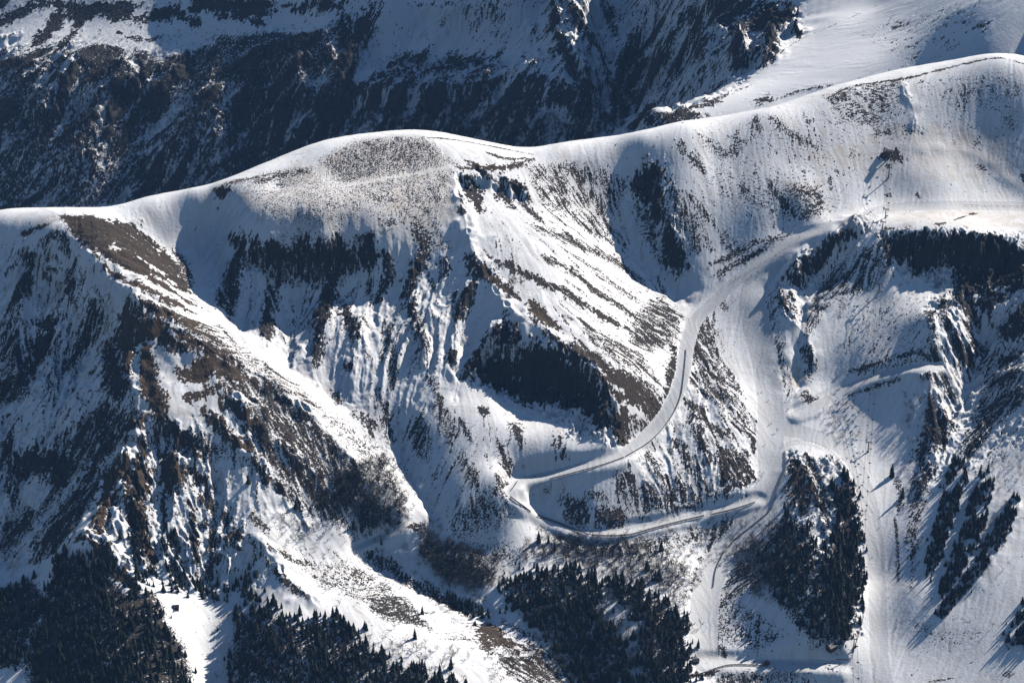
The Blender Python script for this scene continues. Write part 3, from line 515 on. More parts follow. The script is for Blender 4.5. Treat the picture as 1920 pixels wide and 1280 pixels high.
# rough ground: metres of rib relief inside the outline (soft edge px)
ROUGH = [
 (2.0, 130, '410,455 740,470 870,500 890,600 850,690 790,770 730,740 660,760 600,690 540,690 480,610 410,590'),
 (4.2, 40, '-20,480 90,460 200,560 215,640 240,740 265,800 190,900 130,1010 -20,1080'),
 (4.5, 30, '250,800 380,800 450,990 480,1080 380,1110 200,1060 170,1000'),
 (1.8, 30, '430,720 620,820 700,930 560,1000 470,960 400,840'),
 (5.5, 14, '868,705 895,650 940,600 1000,645 1060,655 1140,750 1160,840 1090,812 990,760 920,735'),
 (5.0, 20, '1650,440 1920,440 1920,560 1800,560 1700,500'),
 (3.5, 24, '1740,560 1920,560 1920,820 1800,880 1730,900 1740,720'),
 (2.0, 20, '1460,500 1625,405 1600,440 1500,560 1450,560'),
 (1.4, 20, '1200,880 1290,600 1420,800 1410,920 1210,960'),
 (0.5, 30, '900,470 1080,400 1290,580 1220,660 1000,600'),
 (1.0, 20, '110,405 260,415 480,700 360,640 180,500'),
 (3.5, 20, '1480,850 1590,870 1610,1180 1500,1100'),
 (1.0, 30, '640,980 900,1140 860,1170 680,1060'),
 (3.0, 20, '1180,310 1240,310 1290,490 1250,500'),
]
for a, soft, p in ROUGH: NEAR.setmask(NEAR.rough, a, 'P', 0, soft, p)
NEAR.rough += 0.22
for wid, p in TRACKS: NEAR.setmask(NEAR.rough, 0.0, 'L', wid * 1.15, 6, p, 0)
NEAR.setmask(NEAR.rough, 0.1, 'L', 50, 24, '1660,392 1800,390 1930,390', 0)

patchy = lambda F, lam: np.clip(0.55 + 0.6 * F.noise(lam), 0.0, 1.8)
ribs = NEAR.flow(17, 90) * patchy(NEAR, 130) + 0.5 * NEAR.flow(34, 120)
ribs_small = NEAR.flow(6, 26, smooth=4) * patchy(NEAR, 80)
# rock bands: the steep rough ground steps down in ledges
band = sstep(4.3, 5.4, NEAR.rough)
def ledges(F, lam):
    ph = F.H / lam + .22 * F.n_big + .15 * F.n_mid
    return -np.sin(2 * np.pi * ph) * lam / (2 * np.pi) * .85
crag = NEAR.flow(24, 120, smooth=7)
crag = (.8 - np.abs(crag)) + .45 * (.8 - np.abs(NEAR.flow(10, 60, smooth=5)))      # sharp crests between round gullies
NEAR.H += NEAR.rough * (0.36 * ribs + 0.07 * ribs_small + .55 * crag * sstep(.6, 1.2, NEAR.rough))
NEAR.H += band * ledges(NEAR, 8.5) + .05 * NEAR.flow(5, 60) * (1 - NEAR.piste)
S_ = (.62 * NEAR.flow(2.3, 46, smooth=5) + .45 * NEAR.flow(5.5, 80) + .36 * NEAR.n_big + .2 * NEAR.n_mid + .25 * NEAR.noise(2.2)) / .95
T_ = (.75 * NEAR.flow(2.2, 14, perp=True, smooth=8, wander=.6) + .4 * NEAR.n_big + .35 * NEAR.n_mid) / .93
I_ = (0.45 * NEAR.n_small + 0.5 * NEAR.n_mid + 0.42 * NEAR.noise(2.2) + .4 * NEAR.n_big + .35 * NEAR.flow(3, 12)) / .95
nz = NEAR.normal_z()
steep = sstep(0.58, 0.36, nz)
NEAR.streaky = np.full_like(NEAR.H, .05)
for v, soft, p in STREAKY: NEAR.setmask(NEAR.streaky, v, 'P', 0, soft, p)
exec_cover(NEAR)
NEAR.dust += .22 * np.clip(.5 + .5 * NEAR.flow(7, 70) + .5 * NEAR.n_big, 0, 1.6)
D = NEAR.D + (0.09 * ribs + 0.07 * ribs_small) * np.clip(NEAR.rough - 1, 0, 1.0) * np.clip(NEAR.D * 4, 0.25, 1) * (NEAR.D < .97)
streak = sstep(.75, 1.7, .8 * NEAR.flow(4, 110, smooth=5) + .5 * NEAR.flow(9, 120) + .35 * NEAR.n_big)
D = D + .75 * streak * NEAR.streaky + .28 * sstep(.55, 1.1, crag) * sstep(1, 2, NEAR.rough)
D = D + 0.3 * steep * (NEAR.rough > .8)
D *= 1 - NEAR.piste
wI = 1 - NEAR.wS - NEAR.wT
thr = cdf((NEAR.wS * S_ + NEAR.wT * T_ + wI * I_) / np.sqrt(NEAR.wS ** 2 + NEAR.wT ** 2 + wI ** 2 + .001) * .95)
# odds of bare ground against the grid's own pattern; the material adds the grain finer than the grid
def odds(D, thr, fine):
    D = np.clip(D, .004, .996)
    return np.clip(np.log(D / (1 - D)) / 1.702 - .95 * (1 - fine) * np.log(thr / (1 - thr)) / 1.702, -4, 4).astype(np.float32)
COVER = odds(D, thr, NEAR.fine) + .5 * sstep(.08, .2, D) * (1 - np.minimum(1, 1.3 * NEAR.fine))
bare = sstep(-.5, .6, COVER)
NEAR.H += bare * (0.12 * NEAR.n_small + 0.10 * I_) * (1 + np.clip(NEAR.rough - 1, 0, 2))

# ------------------------------------------------------------------ the mountain across the hidden valley
FAR = Field(-820, 820, 2400, 3640, 1.5)
FAR_E = '''
-100,400,0 0,400,-6 150,380,2 300,370,-8 420,330,0 520,290,-10 620,260,-6 720,245,4 830,250,-4 920,265,-8 1000,275,-10 1080,272,-14
0,300,10 120,300,18 230,300,-2 330,280,14 450,260,-6 560,230,12 650,220,0 760,210,14 880,210,2 980,220,8 1060,240,-4
0,200,24 100,180,30 200,200,18 280,230,-2 330,190,10 420,190,20 500,180,2 600,170,22 700,170,20 800,165,24 900,165,16 1000,170,26 1090,180,20 1140,200,2 1180,215,-14
0,110,30 120,100,26 220,100,16 330,110,4 380,130,-6 430,120,10 520,110,14 610,90,26 680,100,14 760,90,6 860,90,4 950,100,8 1030,80,26 1090,100,30 1130,140,18 1160,160,2
0,40,14 150,40,12 300,40,4 450,40,12 560,40,16 640,20,45 740,30,34 850,20,37 950,20,39 1010,10,28 1060,20,40 1110,40,16 1150,80,10 0,-30,22 200,-30,18 400,-30,24 600,-30,54 800,-30,40 1000,-30,54 1080,-30,44
'''
FAR_Y = '''
1165,40,3200 1200,20,3160 1180,120,3120 1220,120,3060 1250,60,3090 1260,150,3000 1200,190,3060 1300,120,2930 1290,20,3050 1340,40,2970 1340,150,2840 1380,100,2840 1380,40,2930 1420,60,2890 1450,20,2920 1360,-30,3000 1280,-30,3100 1200,-30,3200
1500,72,2835 1465,100,2805 1410,150,2755 1350,172,2730 1300,186,2715 1250,205,2695 1200,225,2685 1570,40,2845 1650,10,2855 1700,-20,2840
1550,170,2640 1450,190,2660 1650,140,2630 1600,90,2735 1750,110,2615 1700,60,2715 1850,80,2595 1800,20,2660 1920,40,2610 1980,80,2590 1900,-20,2650 2050,0,2600 1350,215,2660 1280,235,2650
'''
P_, Z_ = [], []
for q in FAR_E.split():
    u, v, e = [float(x) for x in q.split(',')]
    e += .18 * (u - 450)
    d_ = rays([[u, v]])[0]; k_ = -d_[2] / d_[1]
    y = (1406 + 106 + .53 * 3100 - e) / (k_ + .53)
    P_.append((d_[0] / d_[1] * y, y)); Z_.append(-106 + .53 * (y - 3100) + e)
for q in FAR_Y.split():
    u, v, y = [float(x) for x in q.split(',')]
    d_ = rays([[u, v]])[0]
    P_.append((d_[0] / d_[1] * y, y)); Z_.append(1406 + d_[2] / d_[1] * y)
for x, y, z in ((-700, 2880, -190), (-400, 2880, -195), (-100, 2890, -190), (80, 2900, -180), (-700, 2500, -150), (-300, 2480, -150), (0, 2460, -140), (420, 2430, 150), (560, 2430, 190), (100, 2700, -60), (-700, 3550, 60), (-200, 3600, 110), (300, 3500, 200), (700, 3200, 330), (700, 2900, 300)):
    P_.append((x, y)); Z_.append(z)
FAR.base(np.array(P_), np.array(Z_), 6.0, coarse=4)
for amp, wid, p in [
 (22, 24, '150,100 110,180 60,260 20,340'), (22, 24, '260,110 205,190 150,280 110,360'), (22, 24, '420,110 385,180 335,260 290,340'), (20, 22, '500,90 470,160 440,230 400,310'), (20, 22, '570,70 560,130 530,200 500,270'), (20, 22, '685,90 645,150 600,220 580,260'), (12, 18, '60,110 30,180 -20,260'), (12, 16, '760,120 720,180 680,240'), (12, 16, '880,120 850,180 810,240'), (12, 16, '1000,120 960,190 920,250'),
 (-12, 14, '440,100 385,145 340,190 290,240 245,280'), (10, 16, '330,120 300,170 250,200'), (10, 14, '610,20 618,80 640,150 630,200'), (10, 14, '500,60 530,100 565,150 572,190'), (-8, 12, '590,110 580,150 575,200'), (9, 14, '90,130 70,180 80,250'), (10, 14, '180,160 190,230 175,330'), (9, 14, '400,200 410,260 405,320'), (8, 12, '480,230 490,280 500,300'), (-8, 12, '455,220 465,280 490,310'),
 (-10, 14, '720,90 670,125 640,150'), (9, 10, '1000,40 985,90 950,150'), (8, 9, '930,110 910,150 880,200'), (8, 9, '850,110 830,150 800,200'), (8, 9, '790,115 770,150 745,200'), (16, 12, '1032,0 1040,60 1075,110 1100,150 1140,165'), (12, 10, '1065,0 1090,50 1120,80'), (-14, 13, '1108,0 1125,60 1145,110 1145,150'), (14, 10, '1130,0 1150,50 1160,75'), (12, 10, '1170,40 1180,100 1160,160'), (-12, 14, '1230,20 1200,90 1150,150 1110,190'), (14, 12, '1290,10 1250,70 1200,130 1160,160'), (-12, 14, '1330,60 1270,120 1180,200 1100,260'), (12, 12, '1060,130 1075,170 1090,220'), (-9, 10, '1110,175 1095,215 1070,265'),
 (26, 9, '1382,55 1385,90 1400,125'), (22, 9, '1440,60 1442,95 1425,130'), (20, 7, '1488,60 1492,70'), (-12, 9, '1405,60 1410,100 1420,120'), (14, 9, '1310,60 1320,100 1330,130'), (12, 9, '1340,10 1345,50 1350,80')]:
    FAR.ridge(amp, wid, p)
for drop, wid, reach, p in [(22, 12, 26, '1010,160 900,158 800,165 700,168 600,180 510,190'), (20, 12, 26, '1140,130 1080,112 1050,120'), (24, 14, 30, '340,200 250,150 170,165 90,190 0,200'), (14, 10, 20, '960,15 860,15 760,10')]:
    FAR.cliff(drop, wid, reach, p)
for a, soft, p in [(3.2, 40, '-40,60 300,100 600,60 1100,-20 1480,0 1490,60 1400,150 1100,280 900,290 500,330 0,420'), (5, 20, '1020,-20 1500,0 1490,60 1400,150 1200,220 1100,180'), (1.5, 30, '720,60 900,60 900,110 740,110')]:
    FAR.setmask(FAR.rough, a, 'P', 0, soft, p)
FAR.rough += 0.25
ribs = FAR.flow(24, 110, smooth=8, rot=-.55) * patchy(FAR, 140) + .6 * FAR.flow(48, 160, rot=-.55); ribs_s = FAR.flow(8, 34, rot=-.5) * patchy(FAR, 80)
FAR.H += sstep(4, 5, FAR.rough) * ledges(FAR, 14) * .5
FAR.H += FAR.rough * (0.6 * ribs + 0.3 * ribs_s)
FAR_COVERS = [
 ('P', .42, .1, 'm', 0, 40, '-60,110 120,90 330,110 600,60 660,110 640,260 500,330 0,420 -60,420'),
 ('P', .72, .05, 'm', 0, 40, '0,190 80,200 200,155 300,150 330,190 240,300 160,260 60,260 0,250'), ('P', .7, .05, 's', 0, 40, '380,180 520,170 640,190 700,250 540,300 420,330 350,320 420,250'), ('P', .6, .05, 's', 0, 40, '240,300 420,280 400,370 260,390'), ('L', .15, .1, 'i', 12, 8, '385,145 350,185'), ('L', .2, .1, 's', 10, 8, '250,270 330,220'), ('L', .1, .1, 's', 5, 4, '140,230 155,290 165,340'), ('L', .1, .1, 's', 4, 4, '410,270 410,320'),
 ('P', .8, .1, 's', 0, 16, '520,175 640,160 760,150 900,150 1030,140 1120,140 1150,170 1100,200 980,210 800,220 600,240'), ('P', .5, .1, 's', 0, 20, '620,200 1000,200 1100,230 1000,290 700,250'),
 ('P', .6, .1, 's', 0, 20, '640,0 720,0 700,60 660,130 620,150 610,60'), ('P', .45, .1, 's', 0, 16, '700,130 760,95 900,100 960,120 900,160 700,160'), ('P', .3, .1, 's', 0, 10, '770,0 930,0 930,25 840,20 760,15'),
 ('P', .5, .2, 's', 0, 10, '1030,0 1050,0 1090,60 1130,110 1145,150 1100,150 1060,110 1035,60'), ('L', .6, .2, 's', 14, 8, '1060,20 1090,60 1125,90'), ('L', .7, .1, 's', 20, 8, '1125,0 1150,50 1158,75'), ('L', .5, .1, 's', 14, 8, '1010,20 1000,70 980,110'), ('L', .5, .1, 's', 14, 8, '960,60 930,110 900,150'), ('P', .1, .1, 's', 0, 20, '1010,-20 1340,-20 1480,60 1400,150 1200,230 1080,280 1000,270 1080,180 990,140'), ('L', .85, .05, 's', 16, 6, '1035,0 1045,60 1075,130 1090,180 1100,225'), ('L', .85, .1, 's', 14, 6, '1062,0 1100,60 1128,100 1140,155'), ('P', .85, .05, 's', 0, 8, '1000,140 1040,150 1080,175 1070,190 1020,180'), ('P', .85, .05, 's', 0, 8, '1080,145 1120,160 1145,182 1110,180'), ('P', .8, .05, 's', 0, 8, '1126,8 1150,30 1160,72 1140,60'), ('L', .85, .05, 's', 20, 8, '1248,36 1205,90 1168,130 1150,172'), ('L', .5, .1, 's', 22, 10, '1265,110 1185,180 1130,230 1075,275'), ('L', .8, .05, 's', 16, 8, '1290,30 1250,80 1235,100'), ('L', .6, .05, 's', 14, 8, '1060,190 1085,215 1090,240'), ('P', .6, .1, 's', 0, 10, '1080,170 1130,180 1090,240 1070,220'), ('L', .6, .1, 's', 18, 8, '1180,110 1160,160'), ('P', .5, .1, 's', 0, 16, '1240,80 1300,110 1200,200 1080,290 1040,280 1150,170'),
 ('P', .75, .05, 's', 0, 8, '1340,0 1480,0 1490,30 1440,60 1380,60 1330,40'), ('L', 1, .05, 'i', 22, 5, '1382,60 1380,100 1405,130'), ('L', 1, .05, 'i', 22, 5, '1440,60 1450,95 1425,125'), ('L', .7, .05, 's', 16, 6, '1290,20 1310,40'), ('L', .6, .05, 's', 14, 6, '1300,70 1320,110'), ('L', 1, .1, 'i', 10, 3, '1490,55 1500,72'), ('L', .03, .1, 'i', 20, 6, '1400,70 1412,112'),
 ('P', .7, .2, 's', 0, 8, '1190,240 1210,212 1290,202 1390,165 1410,160 1360,180 1350,195 1300,205 1330,215 1280,235 1230,245'), ('P', .55, .2, 's', 0, 8, '1410,190 1440,175 1455,190 1420,200'), ('L', .6, .2, 't', 10, 6, '1460,185 1500,170 1560,160'), ('L', .35, .2, 't', 10, 6, '1430,205 1480,195 1530,180'),
 ('L', .4, .1, 't', 14, 8, '1700,130 1730,90 1760,40 1785,5'), ('L', .4, .1, 's', 12, 8, '1815,20 1840,0'), ('L', .25, .1, 's', 10, 8, '1660,50 1680,20'), ('P', .95, .6, 'i', 0, 3, '1700,138 1735,122 1755,118 1770,124 1740,132'), ('L', .5, .2, 'i', 3, 2, '1410,150 1450,110 1500,75 1580,40 1650,8'), ('P', .12, .1, 's', 0, 30, '1600,60 1800,0 1900,60 1700,130'),
 ('L', .12, .1, 's', 10, 9, '200,110 150,180 100,260 60,330'), ('L', .12, .1, 's', 10, 9, '300,120 250,200 190,290 150,350'), ('L', .12, .1, 's', 9, 9, '460,100 430,170 390,250 345,330'), ('L', .1, .1, 's', 9, 9, '535,80 510,150 470,230 430,300'), ('L', .1, .1, 's', 9, 9, '630,80 610,140 580,200 545,260'), ('L', .1, .1, 's', 10, 9, '725,110 690,170 650,225'), ('L', .1, .1, 's', 9, 9, '822,115 790,180 750,235'), ('L', .1, .1, 's', 9, 9, '940,115 910,180 870,240'), ('L', .08, .1, 's', 10, 8, '1040,130 1020,190 990,250'),
 ('P', .12, .1, 'i', 0, 14, '-60,-60 700,-60 690,20 620,40 540,30 520,60 440,80 360,70 300,90 200,80 130,110 0,120 -60,120'),
 ('P', 1, .1, 'i', 0, 4, '100,20 122,15 119,40 102,64 78,84 52,96 62,75 88,48'), ('P', 1, .1, 'i', 0, 4, '126,12 200,8 250,16 242,34 216,40 190,26 162,38 150,58 136,50'), ('P', 1, .1, 't', 0, 4, '342,14 400,0 500,-4 516,10 490,30 452,36 410,22 370,22'), ('P', .9, .1, 't', 0, 4, '250,36 300,18 330,22 318,40 270,44'), ('P', 1, .1, 't', 0, 4, '548,18 600,4 642,-4 640,14 600,24'), ('P', 1, .3, 'i', 0, 4, '-10,120 60,100 92,88 72,108 30,124'), ('P', 1, .1, 'i', 0, 4, '24,22 66,6 114,-4 66,20 24,42 -6,50 -6,36'), ('P', .9, .1, 't', 0, 4, '355,38 372,30 374,50 358,52'), ('L', 1, .1, 'i', 6, 2, '218,60 232,64'), ('L', .8, .1, 't', 7, 3, '235,70 262,76 284,72'), ('L', .9, .1, 't', 6, 3, '470,38 500,40'), ('L', .8, .1, 't', 5, 3, '520,14 560,8'),
 ('P', .6, .1, 'i', 0, 20, '100,110 180,80 260,100 330,110 420,70 520,60 610,60 620,110 520,150 400,150 250,150 120,160'),
 ('P', .95, .1, 'i', 0, 12, '-60,-40 20,0 0,20 -60,40'), ('L', 1, .1, 's', 16, 8, '60,0 160,14 250,4'), ('L', 1, .1, 's', 22, 10, '110,30 90,60 60,85'), ('L', 1, .1, 't', 24, 10, '140,20 200,18 260,12'), ('L', .95, .1, 'i', 12, 6, '0,122 40,112 80,100 110,90'), ('L', .95, .1, 't', 26, 10, '360,0 420,10 510,8'), ('L', .9, .1, 't', 16, 8, '400,30 450,26 520,20'), ('L', .95, .1, 't', 20, 8, '280,30 330,20 350,40'), ('L', .9, .1, 't', 18, 8, '560,14 620,6 640,20'), ('L', .7, .1, 't', 10, 6, '240,70 270,75 300,70'), ('L', .7, .1, 't', 8, 6, '40,20 0,30'), ('L', .8, .1, 't', 14, 6, '470,40 500,45'), ('L', .8, .1, 's', 14, 8, '150,50 110,90 90,110'),
]
for k, d, b, st, wd, so, p in FAR_COVERS: FAR.cover(k, d, b, st, wd, so, p)
ROT = -0.6
S2 = (.5 * FAR.flow(3.6, 36, rot=ROT) + .4 * FAR.flow(9, 90, rot=ROT) + .45 * FAR.n_big + .4 * FAR.n_small + .3 * FAR.n_mid) / .93; T2 = FAR.flow(3.2, 22, perp=True); I2 = 0.6 * FAR.n_small + 0.4 * FAR.n_mid + 0.3 * FAR.noise(3.2)
steep = sstep(0.68, 0.42, FAR.normal_z())
Df = FAR.D + (0.16 * ribs + .08 * ribs_s) * np.clip(FAR.rough - 1, 0, 1.5) * np.clip(FAR.D * 4, .3, 1) + .12 * steep * (FAR.rough > .8)
wI = 1 - FAR.wS - FAR.wT
thr = cdf((FAR.wS * S2 + FAR.wT * T2 + wI * I2) / np.sqrt(FAR.wS ** 2 + FAR.wT ** 2 + wI ** 2 + .001) * .95)
FCOVER = odds(Df, thr, FAR.fine) + .45 * sstep(.08, .2, Df)
FAR.H += sstep(-.5, .6, FCOVER) * (.4 * FAR.n_small + .3 * I2)

# ------------------------------------------------------------------ materials
def nodes_of(name):
    m = bpy.data.materials.new(name)
    m.use_nodes = True
    t = m.node_tree
    return m, t, t.nodes['Principled BSDF']
def N(t, typ, **kw):
    n = t.nodes.new(typ)
    for k, v in kw.items():
        if k in n.inputs: n.inputs[k].default_value = v
        else: setattr(n, k, v)
    return n
def math_(t, op, a, b=None, c=None, clamp=False):
    n = t.nodes.new('ShaderNodeMath'); n.operation = op; n.use_clamp = clamp
    for i, x in enumerate((a, b, c)):
        if x is None: continue
        if hasattr(x, 'is_output'): t.links.new(x, n.inputs[i])
        else: n.inputs[i].default_value = x
    return n.outputs[0]
def mixc(t, f, a, b):
    n = t.nodes.new('ShaderNodeMix'); n.data_type = 'RGBA'
    for s_, x in ((n.inputs[0], f), (n.inputs[6], a), (n.inputs[7], b)):
        if hasattr(x, 'is_output'): t.links.new(x, s_)
        else: s_.default_value = x if not isinstance(x, tuple) else (*x, 1)
    return n.outputs[2]

def ground_material(name, fine):
    m, t, b = nodes_of(name)
    geo = N(t, 'ShaderNodeNewGeometry')
    P = geo.outputs['Position']
    def noise(scale, detail=4.0, rough=.6):
        n = N(t, 'ShaderNodeTexNoise', Scale=scale, Detail=detail, Roughness=rough)
        t.links.new(P, n.inputs['Vector'])
        return n.outputs['Fac']
    def attr(a): return N(t, 'ShaderNodeAttribute', attribute_name=a).outputs['Fac']
    n1 = noise(fine, 3, .6)
    cov = math_(t, 'ADD', attr('bareness'), math_(t, 'MULTIPLY', math_(t, 'SUBTRACT', n1, .5), 5.2))
    mr = N(t, 'ShaderNodeMapRange', interpolation_type='SMOOTHSTEP'); mr.inputs[1].default_value = -.22; mr.inputs[2].default_value = .22
    t.links.new(cov, mr.inputs[0])
    bare = mr.outputs[0]
    n2 = noise(.35, 5, .7); n3 = noise(.06, 3, .6)
    rock = mixc(t, n2, (.008, .009, .012), (.052, .050, .050))
    grass = mixc(t, n2, (.030, .021, .014), (.115, .080, .052))
    br = math_(t, 'MULTIPLY_ADD', math_(t, 'SUBTRACT', n3, .5), .6, attr('grass'), clamp=True)
    soil = mixc(t, br, rock, grass)
    dust = math_(t, 'MULTIPLY', attr('dust'), math_(t, 'MULTIPLY_ADD', n3, 1.6, -.1, clamp=True), clamp=True)
    snow = mixc(t, dust, (.79, .81, .85), (.50, .43, .36))
    t.links.new(mixc(t, bare, snow, soil), b.inputs['Base Color'])
    b.inputs['Specular IOR Level'].default_value = .25
    rr = N(t, 'ShaderNodeMapRange'); rr.inputs[3].default_value = .62; rr.inputs[4].default_value = .95
    t.links.new(bare, rr.inputs[0]); t.links.new(rr.outputs[0], b.inputs['Roughness'])
    # wind crust on snow, stones and tussocks on bare ground
    hgt = math_(t, 'ADD', math_(t, 'MULTIPLY', math_(t, 'MULTIPLY', n1, bare), 1.6), math_(t, 'MULTIPLY', noise(.4, 5, .6), .4))
    bp = N(t, 'ShaderNodeBump', Strength=.55, Distance=1.0)
    t.links.new(hgt, bp.inputs['Height']); t.links.new(bp.outputs[0], b.inputs['Normal'])
    return m
def piste_material():
    m, t, b = nodes_of('groomed_snow')
    geo = N(t, 'ShaderNodeNewGeometry')
    n = N(t, 'ShaderNodeTexNoise', Scale=.45, Detail=6.0, Roughness=.65); t.links.new(geo.outputs['Position'], n.inputs['Vector'])
    n4 = N(t, 'ShaderNodeTexNoise', Scale=.05, Detail=3.0); t.links.new(geo.outputs['Position'], n4.inputs['Vector'])
    a = N(t, 'ShaderNodeAttribute', attribute_name='dust').outputs['Fac']
    c = mixc(t, math_(t, 'MULTIPLY_ADD', n4.outputs[0], .5, -.1, clamp=True), (.60, .625, .665), (.50, .51, .53))
    c = mixc(t, math_(t, 'MULTIPLY', a, .5), c, (.52, .45, .38))
    t.links.new(c, b.inputs['Base Color'])
    b.inputs['Roughness'].default_value = .6
    b.inputs['Specular IOR Level'].default_value = .25
    bp = N(t, 'ShaderNodeBump', Strength=.5, Distance=.6); t.links.new(n.outputs[0], bp.inputs['Height']); t.links.new(bp.outputs[0], b.inputs['Normal'])
    return m
def plain(name, col, rough=.8, var=.25, scale=.8, metal=0.0):
    m, t, b = nodes_of(name)
    n = N(t, 'ShaderNodeTexNoise', Scale=scale, Detail=3.0)
    g = N(t, 'ShaderNodeNewGeometry'); t.links.new(g.outputs['Position'], n.inputs['Vector'])
    lo, hi = tuple(c * (1 - var) for c in col), tuple(min(1, c * (1 + var)) for c in col)
    t.links.new(mixc(t, n.outputs[0], lo, hi), b.inputs['Base Color'])
    b.inputs['Roughness'].default_value = rough
    b.inputs['Metallic'].default_value = metal
    b.inputs['Specular IOR Level'].default_value = .3
    return m

# ------------------------------------------------------------------ terrain sheets
def sheet(name, F, face_sel, attrs, mat):
    idx = np.arange(F.nx * F.ny, dtype=np.int32).reshape(F.ny, F.nx)
    q = np.stack([idx[:-1, :-1], idx[:-1, 1:], idx[1:, 1:], idx[1:, :-1]], -1)[face_sel].reshape(-1, 4)
    used = np.zeros(F.nx * F.ny, bool); used[q.ravel()] = True
    new = np.cumsum(used, dtype=np.int32) - 1
    q = new[q]
    V = np.stack([F.X.ravel()[used], F.Y.ravel()[used], F.H.ravel()[used]], 1).astype(np.float32)
    me = bpy.data.meshes.new(name)
    fill(me, V, q)
    for a, arr in attrs.items():
        at = me.attributes.new(a, 'FLOAT', 'POINT')
        at.data.foreach_set('value', np.ascontiguousarray(arr.ravel()[used], dtype=np.float32))
    me.materials.append(mat)
    o = bpy.data.objects.new(name, me)
    COL.objects.link(o)
    o['kind'] = 'structure'
    return o
def fill(me, V, q, smooth=True):
    k = q.shape[1]
    me.vertices.add(len(V)); me.vertices.foreach_set('co', np.ascontiguousarray(V, dtype=np.float32).ravel())
    me.loops.add(q.size); me.loops.foreach_set('vertex_index', np.ascontiguousarray(q, dtype=np.int32).ravel())
    me.polygons.add(len(q)); me.polygons.foreach_set('loop_start', np.arange(0, q.size, k, dtype=np.int32))
    me.polygons.foreach_set('use_smooth', np.full(len(q), smooth))
    me.update(calc_edges=True)
M_near = ground_material('mountain_ground', .8)
M_far = ground_material('far_mountain_ground', .5)
M_piste = piste_material()
f4 = lambda a: (a[:-1, :-1] + a[1:, :-1] + a[:-1, 1:] + a[1:, 1:]) / 4
pm = f4(NEAR.piste) > .5
sheet('mountain', NEAR, ~pm, {'bareness': COVER, 'grass': NEAR.brown, 'dust': NEAR.dust}, M_near)
sheet('piste', NEAR, pm, {'dust': NEAR.dust}, M_piste)
sheet('far_mountain', FAR, np.ones((FAR.ny - 1, FAR.nx - 1), bool), {'bareness': FCOVER, 'grass': FAR.brown * .6 - .35, 'dust': FAR.dust}, M_far)
# the valley country all around, out to the horizon
gm = bpy.data.meshes.new('ground')
gx = np.r_[-6500, -5000, -3500, np.linspace(-2500, 2500, 41), 3500, 5000, 6500]
gy = np.r_[-2900, -1500, np.linspace(0, 5200, 41), 6400, 7600, 8900]
GX, GY = np.meshgrid(gx, gy)
GZ = -330 + 26 * np.sin(GX * .0031 + 1) * np.cos(GY * .0027) + 14 * np.sin(GX * .009) * np.sin(GY * .008 + 2) - .00004 * 0
GZ = GZ - 160 * np.exp(-((GY - 1500) / 500) ** 2)
i_ = np.arange(GX.size, dtype=np.int32).reshape(GX.shape)
fill(gm, np.stack([GX.ravel(), GY.ravel(), GZ.ravel()], 1), np.stack([i_[:-1, :-1], i_[:-1, 1:], i_[1:, 1:], i_[1:, :-1]], -1).reshape(-1, 4))
at_ = gm.attributes.new('bareness', 'FLOAT', 'POINT'); at_.data.foreach_set('value', np.full(GX.size, -.8, np.float32))
gm.materials.append(M_far)
go = bpy.data.objects.new('ground', gm); COL.objects.link(go); go['kind'] = 'structure'

# ------------------------------------------------------------------ trees
M_needle = plain('dark_needles', (.013, .020, .018), .9, .7, .12)
M_bark = plain('grey_bark', (.06, .05, .042), .9, .3)
M_twig = plain('bare_twigs', (.050, .047, .048), .9, .35, .3)
def mesh_of(name, V, Fq, mats, smooth=False):
    me = bpy.data.meshes.new(name)
    fill(me, np.asarray(V, np.float32), np.asarray(Fq, np.int32), smooth)
    for m in mats: me.materials.append(m)
    return me
def prism(V, T, a, b, ra, rb, n=3):
    """thin tapered twig from a to b, triangles"""
    a, b = np.asarray(a, float), np.asarray(b, float)
    d = b - a; d = d / (np.linalg.norm(d) + 1e-9)
    u = np.cross(d, [0.3, 0.9, 0.31]); u /= np.linalg.norm(u); v = np.cross(d, u)
    k = len(V)
    for i in range(n):
        c, s_ = math.cos(2 * math.pi * i / n), math.sin(2 * math.pi * i / n)
        V.append(a + ra * (c * u + s_ * v)); V.append(b + rb * (c * u + s_ * v))
    for i in range(n):
        j = (i + 1) % n
        T.append((k + 2 * i, k + 2 * j, k + 2 * j + 1)); T.append((k + 2 * i, k + 2 * j + 1, k + 2 * i + 1))
